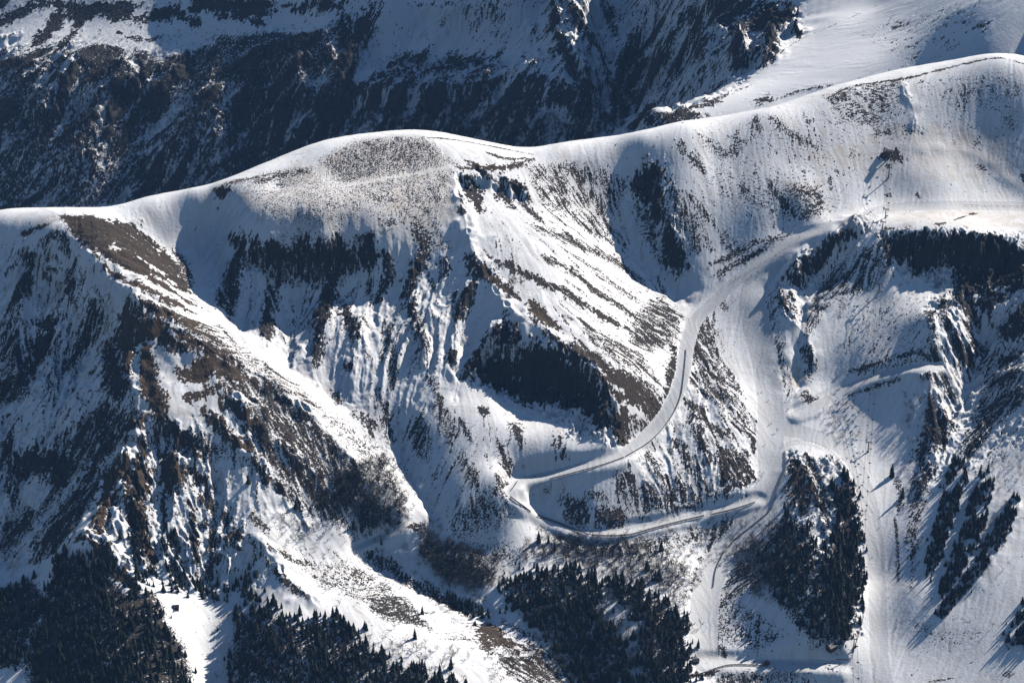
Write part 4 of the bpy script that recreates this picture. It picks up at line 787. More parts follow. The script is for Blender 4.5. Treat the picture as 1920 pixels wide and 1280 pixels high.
def conifer(seed):
    r = random.Random(seed)
    V, T = [], []
    h, tiers = 1.0, 11
    fat = r.uniform(.19, .29)
    for k in range(tiers):
        z = .08 + .88 * (k / (tiers - 1)) ** .92
        rad = fat * (1 - z) ** .75 * (1 + .18 * r.uniform(-1, 1)) + .012
        n = max(4, int(9 - k * .45))
        off = r.uniform(0, 6.28)
        for i in range(n):
            a = off + 6.283 * i / n + r.uniform(-.25, .25)
            L = rad * r.uniform(.65, 1.2)
            w_ = L * r.uniform(.36, .55) + .008
            c, s_ = math.cos(a), math.sin(a)
            zr = z + r.uniform(-.015, .015)
            q = len(V)
            V += [(0, 0, zr + .05), (c * L * .55 - s_ * w_, s_ * L * .55 + c * w_, zr - .012), (c * L, s_ * L, zr - .05 - .25 * L), (c * L * .55 + s_ * w_, s_ * L * .55 - c * w_, zr - .012), (c * L * .45, s_ * L * .45, zr - .07)]
            T += [(q, q + 1, q + 2), (q, q + 2, q + 3), (q + 4, q + 2, q + 1), (q + 4, q + 3, q + 2)]
    q = len(V)
    V += [(.014, 0, .9), (-.008, .012, .9), (-.008, -.012, .9), (0, 0, 1.03)]
    T += [(q, q + 1, q + 3), (q + 1, q + 2, q + 3), (q + 2, q, q + 3)]
    v2, t2 = [], []
    prism(v2, t2, (0, 0, -.08), (0, 0, .55), .02, .008, 5)
    return (V, T), (v2, t2)
def bare(seed):
    r = random.Random(seed)
    V, T, v2, t2 = [], [], [], []
    lean = (r.uniform(-.08, .08), r.uniform(-.08, .08))
    top = (lean[0], lean[1], .62)
    prism(v2, t2, (0, 0, -.08), top, .022, .010, 4)
    for i in range(r.randint(8, 11)):
        f = r.uniform(.25, 1)
        b0 = (lean[0] * f, lean[1] * f, .62 * f)
        a = r.uniform(0, 6.28); L = r.uniform(.22, .42) * (1.1 - .4 * f); up = r.uniform(.25, .55)
        b1 = (b0[0] + math.cos(a) * L, b0[1] + math.sin(a) * L, b0[2] + up * (1.2 - f * .5) * .7)
        prism(V, T, b0, b1, .016, .007)
        for j in range(4):
            g = r.uniform(.35, 1)
            c0 = [b0[k] + (b1[k] - b0[k]) * g for k in range(3)]
            a2 = a + r.uniform(-1.3, 1.3); l2 = r.uniform(.08, .2)
            prism(V, T, c0, (c0[0] + math.cos(a2) * l2, c0[1] + math.sin(a2) * l2, c0[2] + r.uniform(.03, .2)), .010, .005)
    return (V, T), (v2, t2)
CON = [conifer(i) for i in range(5)]
BARE = [bare(40 + i) for i in range(4)]
CON_ME = [(mesh_of('conifer_crown', *c, [M_needle]), mesh_of('conifer_trunk', *t, [M_bark])) for c, t in CON]
BARE_ME = [(mesh_of('bare_crown', *c, [M_twig]), mesh_of('bare_trunk', *t, [M_bark])) for c, t in BARE]

def sample(p, n, F=None, stray=0):
    """n random points over an outline in the photograph, set down on the sheet"""
    q = pts(p); lo, hi = q.min(0), q.max(0)
    out = np.zeros((0, 2))
    while len(out) < n:
        c = lo + rng.random((n * 3, 2)) * (hi - lo)
        ins = np.zeros(len(c), bool)
        for k in range(len(q)):
            a, b = q[k], q[(k + 1) % len(q)]
            if a[1] == b[1]: continue
            ins ^= ((a[1] > c[:, 1]) != (b[1] > c[:, 1])) & (c[:, 0] < (b[0] - a[0]) * (c[:, 1] - a[1]) / (b[1] - a[1]) + a[0])
        out = np.vstack([out, c[ins]])
    out = out[:n] + rng.standard_normal((n, 2)) * np.where(rng.random((n, 1)) < .16, stray, stray * .15)
    return (F or NEAR).cast(out)
CONIFERS = [  # outline, count, height range m, label, group
 ('100,1030 160,1035 200,1062 240,1108 290,1112 312,1165 345,1215 362,1290 60,1290 45,1240 75,1150', 822, 6.7, 13.4, 'dark conifer in dense lower left forest', 'conifers of the lower left forest'),
 ('-20,1110 60,1075 92,1130 60,1195 40,1240 -20,1260', 244, 6.1, 12.0, 'dark conifer in lower left corner', 'conifers in the lower left corner'),
 ('240,880 262,900 285,1060 300,1100 250,1110 245,990', 108, 4.9, 9.7, 'small conifer on brown rib', 'conifers on the brown ribs'),
 ('300,1010 330,1000 350,1090 430,1100 480,1050 470,1120 400,1130 320,1110', 163, 4.9, 10.4, 'conifer on snowy ribs above clearing', 'conifers above the clearing'),
 ('444,1140 480,1118 560,1152 640,1152 665,1180 690,1215 740,1235 860,1272 880,1295 425,1295 432,1210', 822, 6.1, 12.6, 'dark conifer in forest right of clearing', 'conifers of the lower middle forest'),
 ('930,1105 960,1072 1010,1062 1080,1062 1130,1080 1130,1150 1180,1220 1190,1290 1085,1290 1020,1195 962,1150', 816, 6.1, 12.6, 'dark conifer in forest left of road', 'conifers left of the road'),
 ('1130,1080 1200,1095 1250,1120 1292,1165 1296,1290 1190,1290 1195,1180', 516, 6.1, 12.6, 'dark conifer in forest beside straight road', 'conifers beside the road'),
 ('835,1112 868,1120 925,1150 915,1165 850,1140', 59, 4.9, 9.7, 'conifer in row along streamside bank', 'conifers along the stream bank'),
 ('1455,985 1480,950 1520,975 1560,1040 1598,1110 1600,1190 1570,1222 1520,1205 1450,1120 1410,1075', 420, 5.5, 11.2, 'dark conifer on wooded knoll', 'conifers on the knoll'),
 ('1556,900 1590,888 1606,930 1622,1020 1616,1110 1598,1185 1562,1195 1548,1090 1568,980', 544, 6.1, 12.0, 'dark conifer on knoll right flank', 'conifers on the knoll flank'),
 ('1788,858 1815,868 1800,940 1768,1040 1742,1092 1732,1060 1755,970', 204, 5.5, 11.2, 'conifer in leftmost right hand tree strip', 'conifers of the first strip'),
 ('1838,888 1862,905 1846,990 1800,1080 1768,1125 1752,1115 1800,1000', 258, 5.5, 11.2, 'conifer in middle sloping tree strip', 'conifers of the middle strip'),
 ('1902,925 1916,940 1880,1020 1830,1090 1765,1160 1752,1150 1830,1050', 217, 5.5, 10.4, 'conifer in rightmost sloping tree strip', 'conifers of the last strip'),
 ('1890,1180 1935,1115 1935,1215 1885,1205', 69, 5.5, 10.4, 'conifer in clump at right edge', 'conifers at the right edge'),
 ('1290,1225 1308,1222 1308,1240 1292,1245', 6, 3.7, 6.7, 'small conifer beside roadside hut', 'conifers by the hut'),
]
LONE = [(1672, 893, 15, 'lone tall conifer on the open piste near the chairlift'), (1692, 932, 12, 'bushy conifer clump top on the open slope below the lone tall conifer'), (555, 953, 10, 'small lone conifer among scrub on the lower left spur'), (466, 906, 10, 'small pointed conifer on the snow of the left spur'), (1010, 1016, 13, 'lone conifer on open snow below the hairpin road'), (1028, 1018, 9, 'smaller conifer beside the lone conifer below the hairpin'), (664, 990, 11, 'left one of two conifers by the stream in the middle'), (678, 996, 13, 'taller right one of two conifers by the stream'), (853, 1060, 11, 'single conifer standing in the bare wood above the stream'), (1213, 1068, 12, 'dark conifer at the upper edge of bare woodland right of centre'), (1240, 1032, 13, 'broad lone conifer on the snow below the road fence'), (1040, 1032, 11, 'thin conifer at the upper left of the bare woodland'), (792, 1150, 9, 'tiny conifer beside the track end above the middle forest'), (715, 1020, 8, 'little conifer at the streamside loop'), (1085, 1018, 10, 'conifer just below the long snow fence'), (226, 1010, 12, 'tall conifer on the crest of the brown rib'), (1236, 1086, 12, 'conifer on the forest edge near the straight road')]
BARES = [  # outline, count, sizes, far?
 ('640,880 722,858 762,940 742,1000 692,992 650,962 610,940', 620, 6, 9, 0), ('788,985 830,1020 885,1030 925,1060 935,1092 880,1112 832,1092 790,1050', 560, 6, 10, 0),
 ('980,1020 1085,1005 1180,1012 1252,1040 1292,1080 1285,1120 1180,1092 1060,1062 980,1052', 520, 6, 10, 0), ('1378,1030 1478,955 1488,1050 1430,1130 1376,1085', 300, 6, 9, 0), ('1480,850 1590,880 1560,960 1500,960', 90, 4, 7, 0), ('1520,850 1580,870 1590,1180 1540,1190', 120, 5, 8, 0),
 ('540,880 650,860 650,970 560,1010', 90, 4, 6, 0), ('500,960 600,950 640,1040 540,1040', 50, 4, 6, 0), ('660,770 960,780 980,900 900,1000 820,960 760,860', 60, 3.5, 6, 0), ('1555,755 1612,752 1606,830 1560,822', 40, 4, 7, 0), ('1690,740 1745,730 1745,830 1700,840', 40, 4, 7, 0), ('1190,850 1400,860 1390,930 1230,930', 50, 4, 6, 0), ('1190,1000 1400,965 1400,1000 1330,1060 1310,1100 1200,1080', 130, 4, 7, 0),
 ('940,1090 1290,1120 1290,1280 1060,1280', 480, 7, 11, 0), ('440,1160 860,1220 860,1280 440,1280', 220, 6, 10, 0), ('900,1180 1090,1210 1100,1285 920,1285', 130, 4, 7, 0), ('1740,1080 1900,930 1916,950 1790,1160', 60, 5, 8, 0), ('1700,870 1745,880 1730,960 1700,950', 30, 4, 6, 0), ('1335,1255 1480,1256 1500,1280 1340,1285', 40, 4, 6, 0), ('1880,1200 1925,1190 1925,1215 1885,1225', 14, 5, 7, 0), ('600,1040 760,1100 700,1130 590,1110', 40, 3.5, 5, 0), ('1560,520 1740,520 1740,660 1560,670', 26, 4, 7, 0), ('820,960 960,940 970,1010 860,1040', 30, 3.5, 5, 0), ('1600,880 1625,1000 1610,1040 1600,960', 14, 4, 6, 0), ('1850,870 1910,830 1915,900 1860,920', 26, 4, 7, 0),
 ('-30,120 120,95 340,110 600,70 660,110 640,260 520,310 300,395 -30,405', 3600, 5, 9, 1), ('620,200 1000,205 1080,240 1020,285 800,260 640,262', 1100, 5, 8, 1), ('640,20 720,60 660,140 610,150', 180, 4, 7, 1), ('700,110 960,110 900,170 700,170', 220, 4, 7, 1), ('1060,180 1180,130 1240,100 1290,120 1190,210 1080,285', 420, 4, 7, 1), ('40,60 300,70 600,50 560,100 100,110', 200, 4, 6, 1),
]
def root(name, at, label, cat, group=None, rz=0.0, sc_=1.0):
    o = bpy.data.objects.new(name, None); COL.objects.link(o)
    o.empty_display_size = 1
    o.location = at; o.rotation_euler = (0, 0, rz); o.scale = (sc_,) * 3
    o['label'] = label; o['category'] = cat
    if group: o['group'] = group
    return o
def child(name, me, parent):
    o = bpy.data.objects.new(name, me); COL.objects.link(o); o.parent = parent
    return o
def plant(kind, meshes, at, h, label, cat, group, part):
    k = rng.integers(len(meshes))
    t = root(kind, at, label, cat, group, rng.random() * 6.28, h)
    child(part, meshes[k][0], t); child('trunk', meshes[k][1], t)
    return t
def mass(name, templ, at, hs, mats, label, cat):
    """the rest of a wood as one mesh"""
    VV, TT, n = [], [], 0
    for i, (p, h) in enumerate(zip(at, hs)):
        (v1, t1), (v2, t2) = templ[i % len(templ)]
        V = np.vstack([np.asarray(v1), np.asarray(v2)]); Tt = np.vstack([np.asarray(t1), np.asarray(t2) + len(v1)])
        a = rng.random() * 6.28; c, s_ = math.cos(a), math.sin(a)
        w_ = rng.uniform(.85, 1.2)
        W = np.stack([(V[:, 0] * c - V[:, 1] * s_) * w_, (V[:, 0] * s_ + V[:, 1] * c) * w_, V[:, 2]], 1) * h + p
        VV.append(W.astype(np.float32)); TT.append(Tt + n); n += len(V)
    o = bpy.data.objects.new(name, mesh_of(name, np.vstack(VV), np.vstack(TT), mats)); COL.objects.link(o)
    o['kind'] = 'stuff'; o['label'] = label; o['category'] = cat
    return o
cl, cm = [], []
for p, n, h0, h1, lab, grp in CONIFERS:
    if n > 250 and not p.startswith('100,1030'): n = int(n * .8); h1 *= 1.1
    k = .72 if 'strip' in lab else .82; h0 *= k; h1 *= k; n = int(n * (1.9 if 'strip' in lab else 1.25))
    P = sample(p, n, None, 6 if 'strip' in lab else 17)
    cl_n = NEAR.at(NEAR.n_big, P[:, 0], P[:, 1])
    P = P[cl_n > -1.0] if n > 200 else P
    for q in P: cl.append((q, h0 * .7 + (h1 * 1.15 - h0 * .7) * rng.random() ** 1.5, lab, grp))
def shown(e): return e[1] / np.linalg.norm(e[0] - CAM)
byg = {}
for e in cl: byg.setdefault(e[3], []).append(e)
pick = []
for g, es in byg.items():                      # the largest of every wood as trees of their own
    es.sort(key=shown, reverse=True)
    m = max(3, round(len(es) * 280 / len(cl)))
    pick += es[:m]; cm += es[m:]
def place_words(es):
    """each tree of a wood told apart by its size and where in the wood it stands"""
    uv = project([e[0] for e in es])[0]
    hs = np.array([e[1] for e in es])
    f = lambda a: (np.argsort(np.argsort(a)) + .5) / len(a)
    sz = [('short', 'smaller', 'middling', 'tall', 'very tall')[int(x * 5)] for x in f(hs)]
    row = [('top', 'upper part', 'middle', 'lower part', 'bottom')[int(x * 5)] for x in f(uv[:, 1])]
    col_ = [('far left', 'left', 'centre', 'right', 'far right')[int(x * 5)] for x in f(uv[:, 0])]
    return [f'{a}, {b} {c} of it' for a, b, c in zip(sz, row, col_)]
done = {}
for g in dict.fromkeys(e[3] for e in pick):
    es = [e for e in pick if e[3] == g]
    for e, wds in zip(es, place_words(es)): done[id(e)] = wds
pick = [(e[0], e[1], e[2] + ', ' + done[id(e)], e[3]) for e in pick]
for q, h, lab, grp in pick: plant('conifer', CON_ME, q, h, lab, 'conifer', grp, 'crown')
for (u, v, h, lab), q in zip(LONE, NEAR.cast([(a[0], a[1]) for a in LONE])): plant('conifer', CON_ME, q, h, lab, 'conifer', None, 'crown')
mass('conifer_forest', CON, [e[0] for e in cm], [e[1] for e in cm], [M_needle], 'dense dark conifer woods on the lower slopes', 'forest')
BLAB = ['bare tree in leafless wood above stream', 'bare tree in grove right of gully', 'bare tree in wood above middle conifers', 'bare tree on wooded knoll left slope', 'bare bush at wooded knoll head', 'bare tree in wooded knoll hollow', 'leafless bush on lower left spur', 'leafless bush on stony spur foot', 'leafless bush on open bowl floor', 'leafless tree under the crossing track', 'leafless tree beside right hand crag', 'leafless bush on striped slope', 'leafless bush under long road fence', 'leafless tree among roadside conifers', 'leafless tree among middle conifers', 'leafless bush on bottom brown bank', 'leafless tree between right tree strips', 'leafless bush by steep right gully', 'leafless bush under bottom fence', 'leafless tree at lower right edge', 'leafless bush near snowy stream track', 'leafless tree on right grey face', 'leafless bush left of hairpin', 'leafless bush on knoll right rim', 'leafless tree high on right edge']
bl, bm_ = [], []
for i, (p, n, h0, h1, far) in enumerate(BARES):
    P = sample(p, n, FAR if far else NEAR, 22)
    es = [(q, rng.uniform(h0, h1)) for q in P]
    if far: bm_ += es
    else:
        es.sort(key=shown, reverse=True)
        m = max(3, round(n * 260 / 3600))
        bl += [(*e, BLAB[i]) for e in es[:m]]; bm_ += es[m:]
bw = {}
for L_ in BLAB:
    es = [e for e in bl if e[2] == L_]
    for e, wds in zip(es, place_words(es)): bw[id(e)] = wds
for e in bl:
    q, h, lab = e
    plant('bare_tree', BARE_ME, q, h, lab + ', ' + bw[id(e)], 'tree', lab.replace('tree', 'trees', 1).replace('bush', 'bushes', 1), 'branches')
mass('bare_woodland', BARE, [e[0] for e in bm_], [e[1] for e in bm_], [M_twig], 'leafless woods and scrub on both mountains', 'woodland')

# ------------------------------------------------------------------ the air between: a faint blue mountain haze
def haze(density, colour):
    x, y0, y1, z0, z1 = 7000, -3000, 9000, -520, 1440
    V = [(-x, y0, z0), (x, y0, z0), (x, y1, z0), (-x, y1, z0), (-x, y0, z1), (x, y0, z1), (x, y1, z1), (-x, y1, z1)]
    Q = [(0, 3, 2, 1), (4, 5, 6, 7), (0, 1, 5, 4), (1, 2, 6, 5), (2, 3, 7, 6), (3, 0, 4, 7)]
    m, t, b = nodes_of('mountain_air')
    t.nodes.remove(b)
    v = t.nodes.new('ShaderNodeVolumePrincipled')
    v.inputs['Density'].default_value = density
    v.inputs['Color'].default_value = (*colour, 1)
    t.links.new(v.outputs[0], t.nodes['Material Output'].inputs['Volume'])
    o = bpy.data.objects.new('haze', mesh_of('haze', V, Q, [m])); COL.objects.link(o)
    o['kind'] = 'stuff'
haze(1.9e-5, (.25, .5, 1.0))

# ------------------------------------------------------------------ built things
class MB:
    def __init__(s): s.V, s.Q = [], []
    def box(s, c, size, rot=None):
        k = len(s.V); x, y, z = (d / 2 for d in size)
        for a in ((-x, -y, -z), (x, -y, -z), (x, y, -z), (-x, y, -z), (-x, -y, z), (x, -y, z), (x, y, z), (-x, y, z)):
            a = np.array(a)
            if rot is not None: a = rot @ a
            s.V.append(a + np.asarray(c, float))
        s.Q += [(k, k + 3, k + 2, k + 1), (k + 4, k + 5, k + 6, k + 7), (k, k + 1, k + 5, k + 4), (k + 1, k + 2, k + 6, k + 5), (k + 2, k + 3, k + 7, k + 6), (k + 3, k, k + 4, k + 7)]
        return s
    def tube(s, a, b, ra, rb=None, n=6):
        rb = ra if rb is None else rb
        a, b = np.asarray(a, float), np.asarray(b, float)
        d = b - a; d /= np.linalg.norm(d) + 1e-9
        u = np.cross(d, (.31, .2, .93) if abs(d[2]) < .9 else (1, .1, 0)); u /= np.linalg.norm(u); v = np.cross(d, u)
        k = len(s.V)
        for i in range(n):
            c, q = math.cos(2 * math.pi * i / n), math.sin(2 * math.pi * i / n)
            s.V += [a + ra * (c * u + q * v), b + rb * (c * u + q * v)]
        for i in range(n):
            j = (i + 1) % n
            s.Q.append((k + 2 * i, k + 2 * j, k + 2 * j + 1, k + 2 * i + 1))
        for i in range(1, n - 2, 2):
            s.Q.append((k + 2 * i + 1, k + 2 * i + 3, k + 2 * i + 5 if i + 2 < n else k + 1, k + 1))
            s.Q.append((k, k + 2 * (i + 2) if i + 2 < n else k, k + 2 * (i + 1), k + 2 * i))
        return s
    def mesh(s, name, m): return mesh_of(name, s.V, s.Q, [m])
M_steel = plain('galvanised_steel', (.035, .037, .042), .6, .2, .5, .1)
M_rope = plain('steel_rope', (.05, .05, .055), .6, .2)
M_seat = plain('dark_seat', (.035, .037, .042), .6, .2)
M_wood = plain('weathered_wood', (.075, .058, .045), .9, .35, 1.5)
M_red = plain('red_paint', (.33, .05, .035), .5, .2)
M_redpole = plain('faded_red_pole', (.22, .055, .035), .6, .25)
M_conc = plain('concrete', (.22, .22, .22), .9, .2)
M_dark = plain('dark_sheet_metal', (.03, .033, .038), .5, .3)
M_glass = plain('dark_glass', (.02, .025, .035), .15, .1)
M_skin = plain('skin', (.45, .28, .2), .6, .1)
def ground(u, v): return NEAR.cast([(u, v)])[0]
def put(name, mesh, at, label, cat, group=None, rz=0, parts=()):
    o = bpy.data.objects.new(name, mesh); COL.objects.link(o)
    o.location = at; o.rotation_euler = (0, 0, rz)
    o['label'] = label; o['category'] = cat
    if group: o['group'] = group
    return o

# --- the chairlift
LIFT = [(1666, 333, 11.5, 'first chairlift pylon below the dark summit station'), (1660, 409, 10, 'chairlift pylon on the bright bench above the cliff'), (1654.5, 432, 9.5, 'upper pylon of the tight pair on the cliff edge'), (1655.5, 449, 10, 'lower pylon of the tight pair on the cliff edge'), (1648, 548, 9.5, 'chairlift pylon alone on the grey face under the cliff'), (1638, 699, 11, 'chairlift pylon just above the crossing track'), (1627.5, 846, 10.5, 'chairlift pylon on the slope above the fenced knoll'), (1600, 1219, 13, 'lowest chairlift pylon inside the red netting at the bottom')]
base = np.array([ground(a[0], a[1]) for a in LIFT])
station = ground(1668, 296)
low_end = np.array([ground(1592, 1330)[0], 1740.0, -40.0])
tops = [b + np.array([0, 0, a[2]]) for a, b in zip(LIFT, base)]
line = [station + np.array([0, 0, 6.5])] + tops + [np.array([low_end[0], low_end[1], tops[-1][2] - 48])]
dirs = []
for i, b in enumerate(base):
    d = np.array(line[i + 2]) - np.array(line[i]); dirs.append(math.atan2(d[1], d[0]))
GAUGE = 2.3
for (u, v, h, lab), b, a in zip(LIFT, base, dirs):
    t = root('chairlift_pylon', b, lab, 'pylon', 'pylons of the chairlift', a)
    child('mast', MB().tube((0, 0, -1.5), (0, 0, h - .4), .6, .42, 8).mesh('mast', M_steel), t)
    child('footing', MB().box((0, 0, .1), (1.8, 1.8, .8)).mesh('footing', M_conc), t)
    child('crossarm', MB().box((0, 0, h - .2), (.6, 2 * GAUGE + 1.2, .6)).tube((0, -GAUGE, h + .5), (0, GAUGE, h + .5), .1, .1, 5).tube((0, -GAUGE + .3, h - .2), (0, -GAUGE + .3, h + .6), .09).tube((0, GAUGE - .3, h - .2), (0, GAUGE - .3, h + .6), .09).mesh('crossarm', M_steel), t)
    for s_ in (-1, 1):
        m = MB().box((0, s_ * GAUGE, h - .35), (3.8, .5, .45))
        for k in range(6): m.tube((-1.5 + .6 * k, s_ * GAUGE - .12, h - .08), (-1.5 + .6 * k, s_ * GAUGE + .12, h - .08), .25, .25, 8)
        child('sheave_train', m.mesh('sheave_train', M_dark), t)
    child('ladder', MB().tube((.5, .2, .4), (.35, .2, h - .6), .05, .05, 4).tube((.5, -.2, .4), (.35, -.2, h - .6), .05, .05, 4).mesh('ladder', M_steel), t)
def side(i, s_):
    p = np.array(line[i], float)
    a = dirs[min(max(i - 1, 0), len(dirs) - 1)]
    return p + np.array([-math.sin(a) * GAUGE * s_, math.cos(a) * GAUGE * s_, .15])
chair_me = [MB().tube((0, 0, 0), (.15, 0, -.9), .05).tube((.15, 0, -.9), (.1, 0, -2.1), .05).tube((.1, -1.05, -2.1), (.1, 1.05, -2.1), .05).mesh('hanger', M_steel),
            MB().box((.3, 0, -2.75), (.75, 2.1, .12)).tube((.1, -1.02, -2.1), (.05, -1.02, -2.75), .05).tube((.1, 1.02, -2.1), (.05, 1.02, -2.75), .05).mesh('seat', M_seat),
            MB().box((-.08, 0, -2.4), (.1, 2.1, .55)).mesh('backrest', M_seat),
            MB().tube((.65, -1.0, -2.45), (.65, 1.0, -2.45), .05).tube((.65, 0, -2.45), (.6, 0, -3.2), .04).tube((.6, -.8, -3.2), (.6, .8, -3.2), .05).mesh('safety_bar', M_steel)]
def sag(a, b, f):
    L = np.linalg.norm(b - a)
    p = a + (b - a) * f
    p[2] -= 4 * min(.03 * L, 3.5) * f * (1 - f)
    return p
places = ['under the summit station', 'above the snow bench', 'by the bench pylon', 'at the cliff edge', 'over the shaded cliff', 'over the grey face', 'below the crossing track', 'beside the fenced knoll', 'at the lift bottom']
for s_, nm in ((1, 'left'), (-1, 'right')):
    m = MB()
    for i in range(len(line) - 1):
        a, b = side(i, s_), side(i + 1, s_)
        n = max(2, int(np.linalg.norm(b - a) / 12))
        for k in range(n): m.tube(sag(a, b, k / n), sag(a, b, (k + 1) / n), .11, .11, 4)
    c = put('lift_cable', m.mesh('lift_cable', M_rope), (0, 0, 0), nm + ' hand steel cable of the chairlift running down the slope', 'cable')
acc, n_ch = 0.0, 0
for i in range(len(line) - 1):
    for s_ in (1, -1):
        a, b = side(i, s_), side(i + 1, s_)
        L = float(np.linalg.norm(b - a))
        n = max(1, int(L / 15.5)) if i else 1
        for k in range(n):
            f = (k + (.3 if s_ > 0 else .72)) / n
            p = sag(a, b, f)
            if project([p])[0][0, 1] > 1300: continue
            d = b - a
            t = root('lift_chair', p - np.array([0, 0, .1]), f"{'descending' if s_ > 0 else 'ascending'} empty lift chair hanging {places[i]}, {['at its upper end', 'above the middle', 'in the middle', 'below the middle', 'at its lower end'][min(4, int(f * 5))]}", 'lift chair', 'lift chairs ' + places[i], math.atan2(d[1], d[0]) + (math.pi if s_ < 0 else 0), 1.0)
            for nm, me in zip(('hanger', 'seat', 'backrest', 'safety_bar'), chair_me): child(nm, me, t)
            n_ch += 1
# --- summit station on its dark rock
t = root('lift_station', station, 'dark chairlift summit station with bullwheel on a rocky knob', 'lift station', None, dirs[0])
child('column', MB().tube((0, 0, -2), (0, 0, 6.5), .8, .6, 8).mesh('column', M_conc), t)
m = MB()
for k in range(16):
    a0, a1 = 2 * math.pi * k / 16, 2 * math.pi * (k + 1) / 16
    m.tube((GAUGE * math.cos(a0), GAUGE * math.sin(a0), 6.5), (GAUGE * math.cos(a1), GAUGE * math.sin(a1), 6.5), .16, .16, 5)
    if k % 4 == 0: m.tube((0, 0, 6.5), (GAUGE * math.cos(a0), GAUGE * math.sin(a0), 6.5), .1, .1, 4)
child('bullwheel', m.mesh('bullwheel', M_dark), t)
child('canopy', MB().box((0, 0, 7.5), (6.5, 6.2, .7)).box((0, 0, 8.0), (5, 4.6, .5)).mesh('canopy', M_dark), t)
p = ground(1660, 290)
t = root('operator_hut', p, 'small dark operator hut left of the summit station', 'hut', None, dirs[0])
child('wall', MB().box((0, 0, 1.6), (5.2, 4.4, 5.4)).mesh('wall', M_dark), t)
child('roof', MB().box((0, 0, 4.5), (6.0, 5.2, .4)).mesh('roof', M_steel), t)
child('window', MB().box((-2.63, 0, 2.4), (.06, 2.2, 1.1)).mesh('window', M_glass), t)
child('door', MB().box((0, -2.23, .9), (1.0, .06, 2)).mesh('door', M_red), t)
p = ground(1687, 279)
t = root('snow_gauge_pole', p, 'thin upright pole on the track right of the summit station', 'pole'); child('shaft', MB().tube((0, 0, -.5), (0, 0, 4.5), .09, .07).mesh('shaft', M_dark), t); child('marker', MB().box((0, 0, 4.3), (.4, .1, .5)).mesh('marker', M_red), t)

# --- huts and machines
def hut(u, v, L, W, h, rz, lab, wall, roof_, snow=False):
    p = ground(u, v)
    t = root('hut', p, lab, 'hut', None, rz)
    m = MB().box((0, 0, h / 2 - 1), (L, W, h + 2)); k = len(m.V)
    m.V += [np.array(q, float) for q in ((-L / 2, -W / 2, h), (-L / 2, W / 2, h), (-L / 2, 0, h + W * .3), (L / 2, -W / 2, h), (L / 2, W / 2, h), (L / 2, 0, h + W * .3))]
    m.Q += [(k, k + 1, k + 2, k + 2), (k + 3, k + 5, k + 4, k + 4)]
    me = bpy.data.meshes.new('wall'); me.from_pydata([tuple(x) for x in m.V], [], [tuple(dict.fromkeys(q)) for q in m.Q]); me.materials.append(wall); child('wall', me, t)
    sl = math.atan2(W * .3, W / 2); w2 = math.hypot(W / 2, W * .3) + .5
    m = MB()
    for s_ in (-1, 1):
        a = -s_ * sl; Rm = np.array([[1, 0, 0], [0, math.cos(a), -math.sin(a)], [0, math.sin(a), math.cos(a)]])
        m.box((0, s_ * (W / 4 + .18), h + W * .15 + .02), (L + 1, w2, .25), Rm)
    child('roof', m.mesh('roof', roof_), t)
    child('door', MB().box((L * .2, -W / 2 - .04, 1), (1, .06, 2)).mesh('door', M_wood), t)
    child('window', MB().box((-L * .2, -W / 2 - .04, 1.6), (1.1, .06, .9)).mesh('window', M_glass), t)
hut(1304, 1241, 5.5, 4.2, 2.6, .2, 'small dark hut at the bend of the narrow road', M_wood, M_dark)
hut(1559, 1214, 9, 6.5, 3.0, .75, 'dark roofed lift hut in shade at the foot of the knoll', M_wood, M_dark)
hut(330, 1140, 5, 4, 2.4, .1, 'small dark shelter at the forest edge by the clearing', M_wood, M_dark)
p = ground(1437, 1243)
t = root('snow_groomer', p, 'small red snow groomer on the flat bottom track', 'snow groomer', None, .1)
child('cab', MB().box((.3, 0, 1.9), (2.0, 2.2, 1.5)).mesh('cab', M_red), t); child('body', MB().box((-.2, 0, .95), (4.4, 2.3, .6)).box((-1.5, 0, 1.5), (1.6, 2.0, .6)).mesh('body', M_red), t)
for s_ in (-1, 1): child('track', MB().box((-.2, s_ * 1.5, .45), (4.4, .9, .9)).mesh('track', M_dark), t)
child('blade', MB().box((2.7, 0, .6), (.2, 4.4, 1.0)).box((2.3, 0, .6), (.8, .4, .2)).mesh('blade', M_dark), t); child('window', MB().box((1.33, 0, 2.2), (.05, 1.9, .7)).mesh('window', M_glass), t)

